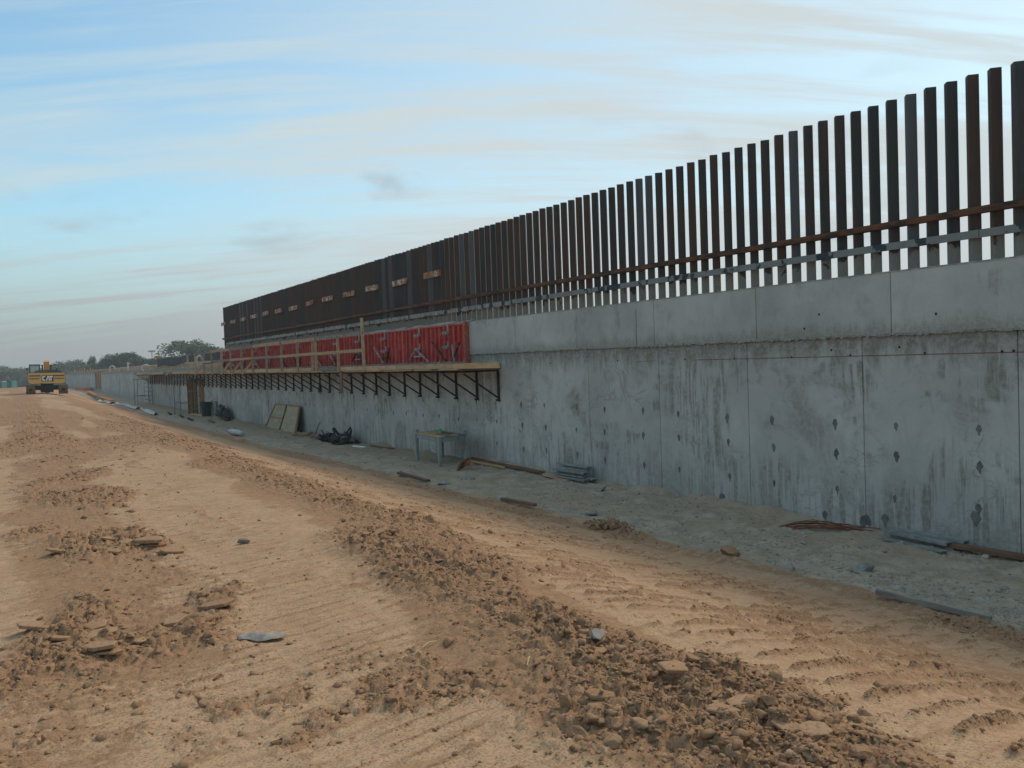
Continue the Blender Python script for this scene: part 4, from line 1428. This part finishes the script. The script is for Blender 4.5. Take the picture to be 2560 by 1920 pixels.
lump('bundle_fold', 'black', None, None, (.08, -1.0, .30), (.24, .7, .40), 52, .18, db2)
lump('bundle_tail', 'black', None, None, (-.05, -1.5, .10), (.20, .7, .16), 53, .2, db2)
lump('bundle_top', 'tarp', None, None, (.05, .3, .72), (.18, .5, .26), 54, .15, db2)

# plywood bulkhead enclosure
pz = gz(10.9, 59)
pb = thing('plywood_bulkhead', 'tall orange brown plywood sheets standing out from the wall behind a scaffold', 'plywood', (11.0, 59.5, pz))
MB().box(-.32, .30, -.02, .02, 0, 2.34).build('plywood_sheet', M['ply'], pb)
MB().box(.36, .50, -1.4, -1.36, 0, 2.36).build('plywood_sheet', M['ply'], pb)
MB().box(.46, .50, -1.35, -.0, 0, 2.36).build('plywood_sheet', M['ply'], pb)
for q in (-.30, .0, .27):
    MB().box(q, q + .05, -.065, -.025, 0.0, 2.34).build('stud', M['redplank'], pb)
MB().box(-.3, .3, -.11, -.07, 1.52, 1.60).build('cross_bar', M['galv'], pb)
o = MB((10.75, 56.9, pz)).beam((10.7, 58.3, pz + .06), (10.85, 55.6, pz + .06), .12, .09).build('pale_timber', M['pine_new'], None, (10.75, 56.9, pz)); tag(o, 'pale timber lying on the strip in front of the trash can', 'timber')


def scaffold(lb, x0, x1, y0, y1, H_, zb):
    t_ = thing('scaffold_tower', lb, 'scaffold', ((x0 + x1) / 2, (y0 + y1) / 2, zb))
    O = ((x0 + x1) / 2, (y0 + y1) / 2, zb)
    for y in (y0, y1):
        for x in (x0, x1):
            MB(O).tube([(x, y, zb + .02), (x, y, zb + H_)], .036, 6).build('upright', M['alu'], t_)
            MB(O).box(x - .06, x + .06, y - .06, y + .06, zb, zb + .02).build('foot_plate', M['steel_dark'], t_)
        for k in range(1, 7):
            z = zb + H_ * k / 6.2
            MB(O).tube([(x1 - .35, y, z), (x1, y, z)] if k not in (2, 6) else [(x0, y, z), (x1, y, z)], .026, 5).build('rung', M['alu'], t_)
        MB(O).tube([(x1 - .35, y, zb + .3), (x1 - .35, y, zb + H_ * .97)], .018, 5).build('ladder_rail', M['alu'], t_)
    for x in (x0, x1):
        MB(O).tube([(x, y0, zb + .35), (x, y1, zb + H_ * .62)], .014, 5).build('cross_brace', M['galv'], t_)
        MB(O).tube([(x, y1, zb + .35), (x, y0, zb + H_ * .62)], .014, 5).build('cross_brace', M['galv'], t_)
    return t_


scaffold('grey tube scaffold tower standing in front of the plywood sheets', 10.05, 11.30, 58.6, 60.8, 2.45, gz(10.5, 59.7))
scaffold('farther grey tube scaffold tower under the end of the walkway', 10.15, 11.35, 79.5, 81.6, 2.3, gz(10.5, 80.5))

# white sheeting, planks and net far along the edge
for i, (a, b, d0, d1, w_, mk, lb) in enumerate([(60, 69, 8.75, 9.0, .45, 'whitecloth', 'nearest crumpled white sheet along the earth edge'),
                                                (70, 84, 9.0, 8.9, .5, 'whitecloth', 'long crumpled white sheeting along the far earth edge'),
                                                (85, 93, 8.7, 8.3, .55, 'whitecloth', 'farthest crumpled white sheet beside the orange planks')]):
    vs, fs = [], []
    nn = 24
    for k in range(nn + 1):
        t_ = k / nn
        x = d0 + (d1 - d0) * t_; y = a + (b - a) * t_
        for j in range(5):
            q = (j - 2) / 2
            vs.append((x + q * w_ * (.6 + .4 * math.sin(5 * t_ + i)) * .6, y, gz(min(max(x, -2), 11), y) + .05 + .20 * (1 - q * q) * (.5 + .5 * math.sin(11 * t_ + j))))
    for k in range(nn):
        for j in range(4):
            p_ = k * 5 + j
            fs.append((p_, p_ + 1, p_ + 6, p_ + 5))
    o = MB((d0, a, 0)).add(vs, fs).build('plastic_sheeting', M['whitecloth'], None, (d0, a, 0), smooth=True)
    tag(o, lb, 'sheeting')
for i, (p0, p1, w_, mk, lb) in enumerate([((8.95, 87.5), (8.9, 98.0), .35, 'orange', 'long orange plank lying beyond the white sheeting'),
                                          ((8.5, 93), (8.9, 104), .3, 'redplank', 'dark reddish plank left of the orange plank'),
                                          ((9.0, 104), (9.3, 118), .35, 'orange', 'far orange plank below the concrete wall')]):
    z0, z1 = gz(*p0) + .25, gz(*p1) + .25
    o = MB((*p0, z0)).beam((*p0, z0), (*p1, z1), w_, .12).build('plank', M[mk], None, (*p0, z0)); tag(o, lb, 'plank')
for s in (69.6,):
    lump('red_bucket_lid', 'orange', 'small red object at the end of the white sheeting', 'cap', (9.05, s, gz(9.05, s) + .12), (.14, .3, .14), 61)
nt = thing('safety_net', 'orange safety net bundle against the far wall', 'safety net', (10.5, 142, gz(10.5, 142)))
for k in range(7):
    MB().beam((.4 * math.sin(k), -8 + k * 2.4, .03), (.3 * math.cos(k), -5.4 + k * 2.4, .06), .9, .75 - .04 * k).build('net_fold', M['net'], nt)
# cable and scraps by the scaffold
for i, (d, s, m_) in enumerate([(9.6, 56.5, 'black'), (9.4, 52.5, 'steel_dark'), (9.9, 49, 'redplank'), (9.55, 60.5, 'tarp')]):
    o = MB().beam((0, -1.2, .04), (.25, 1.3, .05), .16, .06).build('scrap_board', M[m_], None, (d, s, gz(d, s))); tag(o, ['thin black scrap board on the strip below the scaffold', 'dark scrap board on the strip left of the white sack', 'brown scrap board on the strip near the dark bundle', 'dark green scrap lying beside the scaffold foot'][i], 'scrap')

# hose coils on top of the wall
for i, (d, s, z, ry, rz_, lb) in enumerate([(11.6, 59.6, 3.52, .22, .34, 'large pale hose coil hung on the dark forms'), (11.7, 113, 3.35, .35, .42, 'pale hose coil on the far wall top left of the others'), (11.7, 85, 3.22, .4, .32, 'pale hose coil lying low on the wall top near the walkway end')]):
    o = MB().tube([(ry * math.cos(a * .3927), 0, rz_ * math.sin(a * .3927)) for a in range(16)], .05, 6, True).tube([((ry - .08) * math.cos(a * .3927), .1, (rz_ - .07) * math.sin(a * .3927)) for a in range(16)], .045, 6, True).build('hose_coil', M['hose'], None, (d, s, z)); tag(o, lb, 'hose coil')
o = MB().prism([(-.25, 0), (.25, 0), (.16, .16), (-.15, .2)], -.4, .4, 'y').build('orange_bundle', M['orange'], None, (11.9, 79.5, 4.05)); tag(o, 'small orange bundle on the far end of the dark forms', 'bundle')
for i, (s, h_, x) in enumerate([(98, .7, 11.7), (104, .45, 11.7), (139, .55, 11.75), (143, .75, 11.75), (148, .5, 11.75), (153, .8, 11.75), (158, .6, 11.75), (163, .7, 11.75), (169, .5, 11.75), (175, .6, 11.75)]):
    m_ = MB().beam((0, 0, 0), (0, .1, h_), .14, .14)
    if i == 0:
        m_.box(-.1, .14, -.05, .05, h_ + .001, h_ + .22)
    o = m_.build('wall_stake', M['hose' if i == 0 else 'pine'], None, (x, s, WALL_TOP_LOW)); tag(o, 'pale T shaped stake on the far wall top' if i == 0 else ('short pale stake by itself on the wall top right of the T stake' if i == 1 else 'pale timber stake in the row on top of the farthest wall'), 'stake', None if i < 2 else 'stakes on the farthest wall')

# ------------------------------------------------------------------ excavator
EX, EY = 2.98, 73.5
ez = gz(EX, EY)
ex = thing('excavator', 'yellow crawler excavator seen from behind with white letters on its counterweight', 'excavator', (EX, EY, ez), R(-2.3))
ex.rotation_euler = (0, R(1.2), R(-2.3))
ex.scale = (.95, .95, .95)
def E(m_, name, mk, parent=None, smooth=False): return m_.build(name, M[mk], parent or ex, smooth=smooth)
for sgn in (-1, 1):
    xc = sgn * 1.16
    # belt outline in y,z extruded in x
    out = []
    for k in range(9):
        a = math.pi / 2 + math.pi * k / 8
        out.append((0.42 + .37 * math.cos(a), .37 + .37 * math.sin(a)))
    for k in range(9):
        a = -math.pi / 2 + math.pi * k / 8
        out.append((3.9 + .37 * math.cos(a), .37 + .37 * math.sin(a)))
    tr = E(MB().prism(out, xc - .30, xc + .30, 'x'), 'track', 'yellow_dirty')
    for z in (.06, .20, .34, .48, .62, .72):
        yo = .42 - math.sqrt(max(0, .37 ** 2 - (z - .37) ** 2))
        E(MB().box(xc - .34, xc + .34, yo - .05, yo + .02, z - .045, z + .045), 'track_shoe', 'yellow_dirty', tr)
        E(MB().box(xc - .34, xc + .34, yo - .085, yo - .052, z - .012, z + .012), 'grouser', 'steel_dark', tr)
    E(MB().box(xc - .12, xc + .12, -.012, .03, .28, .46), 'sprocket_cover', 'steel_dark', tr)
E(MB().box(-.85, .85, .7, 3.4, .34, .70).box(-.42, .42, 1.4, 2.9, .70, .88), 'undercarriage', 'black')
E(MB().box(-.16, .18, 3.2, 3.9, .05, .6), 'blade_arm', 'black')
E(MB().box(-1.25, 1.25, .55, 3.3, .90, 1.0), 'turntable', 'black')
# counterweight with rounded lower corners and recessed bands
cw = [(-1.30, 1.02), (-1.24, .92), (-1.05, .875), (-.55, .875), (-.45, .905), (-.25, .88), (.45, .88), (.55, .905), (.65, .875), (1.05, .875), (1.24, .92), (1.30, 1.02), (1.30, 1.66), (1.22, 1.74), (-1.22, 1.74), (-1.30, 1.66)]
cwo = E(MB().prism(cw, .12, .95, 'y'), 'counterweight', 'yellow')
E(MB().box(-1.24, -.45, .105, .118, 1.46, 1.56), 'decal_band', 'digger_grey', cwo)
for b_ in ((.45, 1.24, .105, .118, 1.46, 1.56), (-1.24, -.55, .105, .118, 1.24, 1.31), (.55, 1.24, .105, .118, 1.24, 1.31)):
    E(MB().box(*b_), 'decal_band', 'digger_grey', cwo)
for sgn in (-1, 1):
    E(MB().box(sgn * .9 - .33, sgn * .9 + .33, .085, .119, 1.335, 1.425), 'pad', 'yellow', cwo)
# letters C A T with the triangle
def letter(polys, nm='letter', mk='white', y0=.075, y1=.104):
    m_ = MB()
    for p_ in polys:
        m_.prism([(x, z) for x, z in p_], y0, y1, 'y')
    return E(m_, nm, mk, cwo)
bx, bz0, hh = -.33, 1.10, .38
E(MB().box(bx - .05, bx + .80, .1045, .1185, bz0 - .05, bz0 + hh + .05), 'letter_ground', 'black', cwo)
letter([[(bx, bz0 + .05), (bx + .05, bz0), (bx + .22, bz0), (bx + .22, bz0 + .10), (bx + .09, bz0 + .10), (bx + .09, bz0 + hh - .10), (bx + .22, bz0 + hh - .10), (bx + .22, bz0 + hh), (bx + .05, bz0 + hh), (bx, bz0 + hh - .05)]])
ax = bx + .25
letter([[(ax, bz0), (ax + .09, bz0), (ax + .165, bz0 + hh * .75), (ax + .24, bz0), (ax + .33, bz0), (ax + .215, bz0 + hh), (ax + .115, bz0 + hh)]])
letter([[(ax + .105, bz0 - .001), (ax + .225, bz0 - .001), (ax + .165, bz0 + .10)]], 'letter_triangle', 'yellow', .066, .0745)
tx = bx + .50
letter([[(tx + .085, bz0), (tx + .175, bz0), (tx + .175, bz0 + hh - .10), (tx + .26, bz0 + hh - .10), (tx + .26, bz0 + hh), (tx, bz0 + hh), (tx, bz0 + hh - .10), (tx + .085, bz0 + hh - .10)]])
E(MB().prism([(-.95, 1.745), (-.80, 1.92), (-.3, 1.99), (.7, 1.99), (1.0, 1.90), (1.15, 1.745)], .3, 2.4, 'y'), 'engine_hood', 'digger_grey')
E(MB().box(-1.28, 1.28, .96, 3.0, 1.01, 1.72), 'house_body', 'yellow')
cab = E(MB().box(-1.26, -1.18, 2.2, 2.28, 1.74, 2.36).box(-.56, -.48, 2.2, 2.28, 1.74, 2.36).box(-1.26, -1.18, 3.6, 3.68, 1.0, 2.36).box(-.56, -.48, 3.6, 3.68, 1.0, 2.36)
        .box(-1.28, -.46, 2.15, 3.75, 2.361, 2.46).box(-1.175, -.565, 2.2, 2.28, 1.74, 1.80), 'cab', 'digger_grey')
tg = mat('cab glass', 0.1, 0.5)
mg = tg.finish((0.55, 0.60, 0.58), roughness=.15, Alpha=0.55)
MB().box(-1.177, -.563, 2.235, 2.245, 1.802, 2.358).build('rear_window', mg, cab)
E(MB().prism([(-.22 + .0, 1.7), (.24, 1.7), (.22, 2.58), (-.20, 2.58)], 3.0, 3.6, 'y').beam((0, 3.3, 2.45), (0, 5.2, 2.6), .42, .5), 'boom', 'boom_orange')
E(MB().beam((0, 5.2, 2.55), (0, 5.6, .75), .34, .45), 'stick', 'yellow')
E(MB().prism([(5.2, .12), (5.9, .05), (6.1, .5), (5.8, .95), (5.3, .9)], -.5, .5, 'x'), 'bucket', 'black')
for sgn in (-1, 1):
    E(MB().tube([(sgn * .32, 2.9, 1.75), (sgn * .30, 3.0, 2.42)], .055, 6).tube([(sgn * .31, 2.95, 2.34), (sgn * .42, 2.95, 2.36)], .05, 6), 'hydraulic_ram', 'steel_dark')
E(MB().tube([(-1.27, 3.7, 2.2), (-1.46, 3.72, 2.12)], .015, 5).box(-1.52, -1.40, 3.70, 3.74, 2.0, 2.16), 'mirror', 'black')
E(MB().tube([(.75, 1.5, 1.98), (.75, 1.5, 2.12)], .05, 8), 'exhaust_pipe', 'steel_dark')
E(MB().tube([(.3, 2.6, 2.36), (.72, 2.6, 2.42)], .02, 5), 'handrail', 'steel_dark')
E(MB().box(-.72, -.44, .60, .66, .72, .80), 'white_plate', 'white')  # small plain white plate just behind the undercarriage

# ------------------------------------------------------------------ far things: toilets, poles, trees
for i, (px, py) in enumerate(((0.75, 296), (3.3, 294))):
    z = gz(px, py) - .05
    t_ = thing('portable_toilet', ['leftmost turquoise portable toilet far off at the site edge', 'turquoise portable toilet right of the leftmost one, nearer the excavator'][i], 'portable toilet', (px, py, z), .2 * i, 'portable toilets in the distance')
    MB().box(-.6, .6, -.6, .6, 0, 2.1).build('cabin', M['turq'], t_)
    MB().prism([(-.64, 2.1), (.64, 2.1), (.45, 2.38), (-.45, 2.38)], -.64, .64, 'y').build('roof', M['white'] if i == 0 else M['turq'], t_)
    MB().box(-.4, .4, -.64, -.605, .1, 1.9).build('door', M['turq'], t_)
for i, (x, y, h_, hd_) in enumerate(((44.0, 305, 10.5, True), (46.3, 306, 10.9, False), (47.0, 300, 11.0, False))):
    z = -1.0
    t_ = thing('light_pole', ['far light pole with a double lamp head above the trees', 'bare far pole right of the light pole', 'rightmost bare far pole beside the large bushy tree'][i], 'pole', (x, y, z))
    MB().tube([(0, 0, 0), (0, 0, h_)], .16, 6).build('pole', M['pole'], t_)
    if hd_:
        MB().box(-1.1, 1.1, -.3, .3, h_, h_ + .5).build('lamp_head', M['pole'], t_)


def crown_mesh(seed, rx, rz, n, leaf, clumps, mk, name='crown'):
    rg = np.random.default_rng(seed)
    cen = []
    for k in range(clumps):
        th, u = rg.random() * 6.283, rg.random() ** .5
        zz = rg.uniform(-1.0, .8)
        rr = math.sqrt(max(.05, 1 - zz * zz)) * u
        cen.append((rr * math.cos(th) * rx, rr * math.sin(th) * rx, zz * rz, rg.uniform(.24, .46) * rx))
    cen = np.array(cen)
    k = rg.integers(0, clumps, n)
    dv = rg.normal(size=(n, 3)); dv /= np.linalg.norm(dv, axis=1)[:, None]
    rr = rg.random(n) ** .45
    c = cen[k, :3] + dv * (rr * cen[k, 3])[:, None] * (1, 1, .75)
    a = rg.normal(size=(n, 3)); a /= np.linalg.norm(a, axis=1)[:, None]
    b = np.cross(a, rg.normal(size=(n, 3))); b /= np.linalg.norm(b, axis=1)[:, None]
    L_ = leaf * rg.uniform(.6, 1.3, n)[:, None]
    q = np.stack([c - a * L_, c + b * L_ * .45, c + a * L_, c - b * L_ * .45], 1).reshape(-1, 3)
    f = np.arange(4 * n, dtype=np.int32)
    me = bpy.data.meshes.new(name)
    me.vertices.add(4 * n); me.vertices.foreach_set('co', q.astype(np.float32).ravel())
    me.loops.add(4 * n); me.loops.foreach_set('vertex_index', f)
    me.polygons.add(n); me.polygons.foreach_set('loop_start', np.arange(0, 4 * n, 4, dtype=np.int32))
    me.materials.append(M[mk]); me.update(calc_edges=True)
    return me, cen


CROWNS = [crown_mesh(60 + i, 1.0, .9, 5200, .07, 64, 'leaf' if i % 3 else 'leaf_grey') for i in range(5)]


def tree(lb, x, y, zb, h_, w_, var, grp, nm='mesquite_tree', cat='tree', trunk=True):
    t_ = thing(nm, lb, cat, (x, y, zb), rnd.uniform(0, 6), grp)
    me, cen = CROWNS[var]
    rz = h_ * .58
    o = link('crown', me, t_, (0, 0, h_ - rz * .76))
    o.scale = (w_ / 2, w_ / 2, rz)
    if trunk:
        m_ = MB()
        m_.tube([(0, 0, -.3), (.05 * w_, 0, h_ * .25)], .028 * h_, 6)
        for c in cen[:7]:
            m_.tube([(.05 * w_, 0, h_ * .24), (c[0] * w_ / 4, c[1] * w_ / 4, h_ * .45), (c[0] * w_ / 2, c[1] * w_ / 2, h_ - rz * .72 + c[2] * rz)], .011 * h_, 5)
        m_.build('trunk', M['bark'], t_)
    return t_


gA = 'trees beyond the far wall'
tree('large pale green bushy tree behind the dark forms', 38.6, 214, 2.6, 6.9, 13.5, 1, gA)
tree('lower pale bush right of the large bushy tree', 44.5, 212, 2.8, 4.6, 8.0, 0, gA)
tree('low bush directly left of the large bushy tree', 32.5, 216, 2.4, 3.0, 6.0, 2, gA)
tree('low bush right of the two dark round trees', 30.0, 219, 2.4, 3.4, 7.0, 1, gA)
tree('dark round tree with the taller lumpy crown right of its twin', 27.2, 220, 2.2, 5.1, 6.8, 4, gA)
tree('dark round tree with the lower crown left of its lumpy twin', 23.6, 222, 2.0, 4.9, 6.5, 2, gA)
tree('small tree at the left end of the dark pair', 20.6, 223, 2.0, 3.5, 5.0, 4, gA)
tree('grey green bush by the left end of the far wall', 18.2, 224, 1.6, 3.2, 4.6, 3, gA)
tree('thin upright tree poking above the grey bushes', 20.0, 236, 1.4, 5.4, 2.4, 1, gA)
gB = 'hazy trees on the plain behind the excavator'
tree('hazy grey tree right behind the excavator boom', 16.0, 300, -1.0, 7.4, 9.0, 3, gB)
tree('hazy grey tree right of the excavator hood', 20.2, 305, -1.0, 7.6, 8.5, 0, gB)
tree('hazy tree behind the excavator cab', 9.8, 330, -1.1, 6.6, 10.0, 3, gB)
tree('dark bush left of the excavator cab', 6.0, 335, -1.1, 6.2, 9.0, 2, gB)
tree('rounded green tree at the left picture edge', 0.2, 325, -1.1, 6.9, 12.0, 1, gB)
tree('green tree partly cut by the left picture edge', -6.5, 330, -1.1, 6.2, 11.0, 4, gB)
tree('distant bush low between toilet and excavator', 9.0, 360, -1.1, 4.8, 12.0, 2, gB)
tree('tree outside the left edge of the site', -18.0, 320, -1.1, 6.5, 12.0, 1, gB)
# low brush that reads as one mass
me, _ = crown_mesh(91, 1.0, .6, 9000, .02, 70, 'leaf', 'brush')
o = link('distant_brush', me, None, (6, 372, -.2)); o.scale = (46, 10, 3.6); tag(o, kind='stuff')
me, _ = crown_mesh(92, 1.0, .6, 9000, .02, 70, 'leaf_grey', 'brush')
o = link('levee_brush', me, None, (33, 222, 3.6)); o.scale = (17, 9, 1.9); tag(o, kind='stuff')

# ------------------------------------------------------------------ thin haze in the air
hm = bpy.data.materials.new('haze')
hm.use_nodes = True
hm.node_tree.nodes.clear()
pv_ = hm.node_tree.nodes.new('ShaderNodeVolumePrincipled')
pv_.inputs['Color'].default_value = (0.86, 0.88, 0.88, 1)
pv_.inputs['Density'].default_value = 0.0008
ho = hm.node_tree.nodes.new('ShaderNodeOutputMaterial')
hm.node_tree.links.new(pv_.outputs[0], ho.inputs['Volume'])
tag(MB().box(-2600, 2600, -500, 3600, -4.0, 14.0).build('haze', hm), kind='stuff')
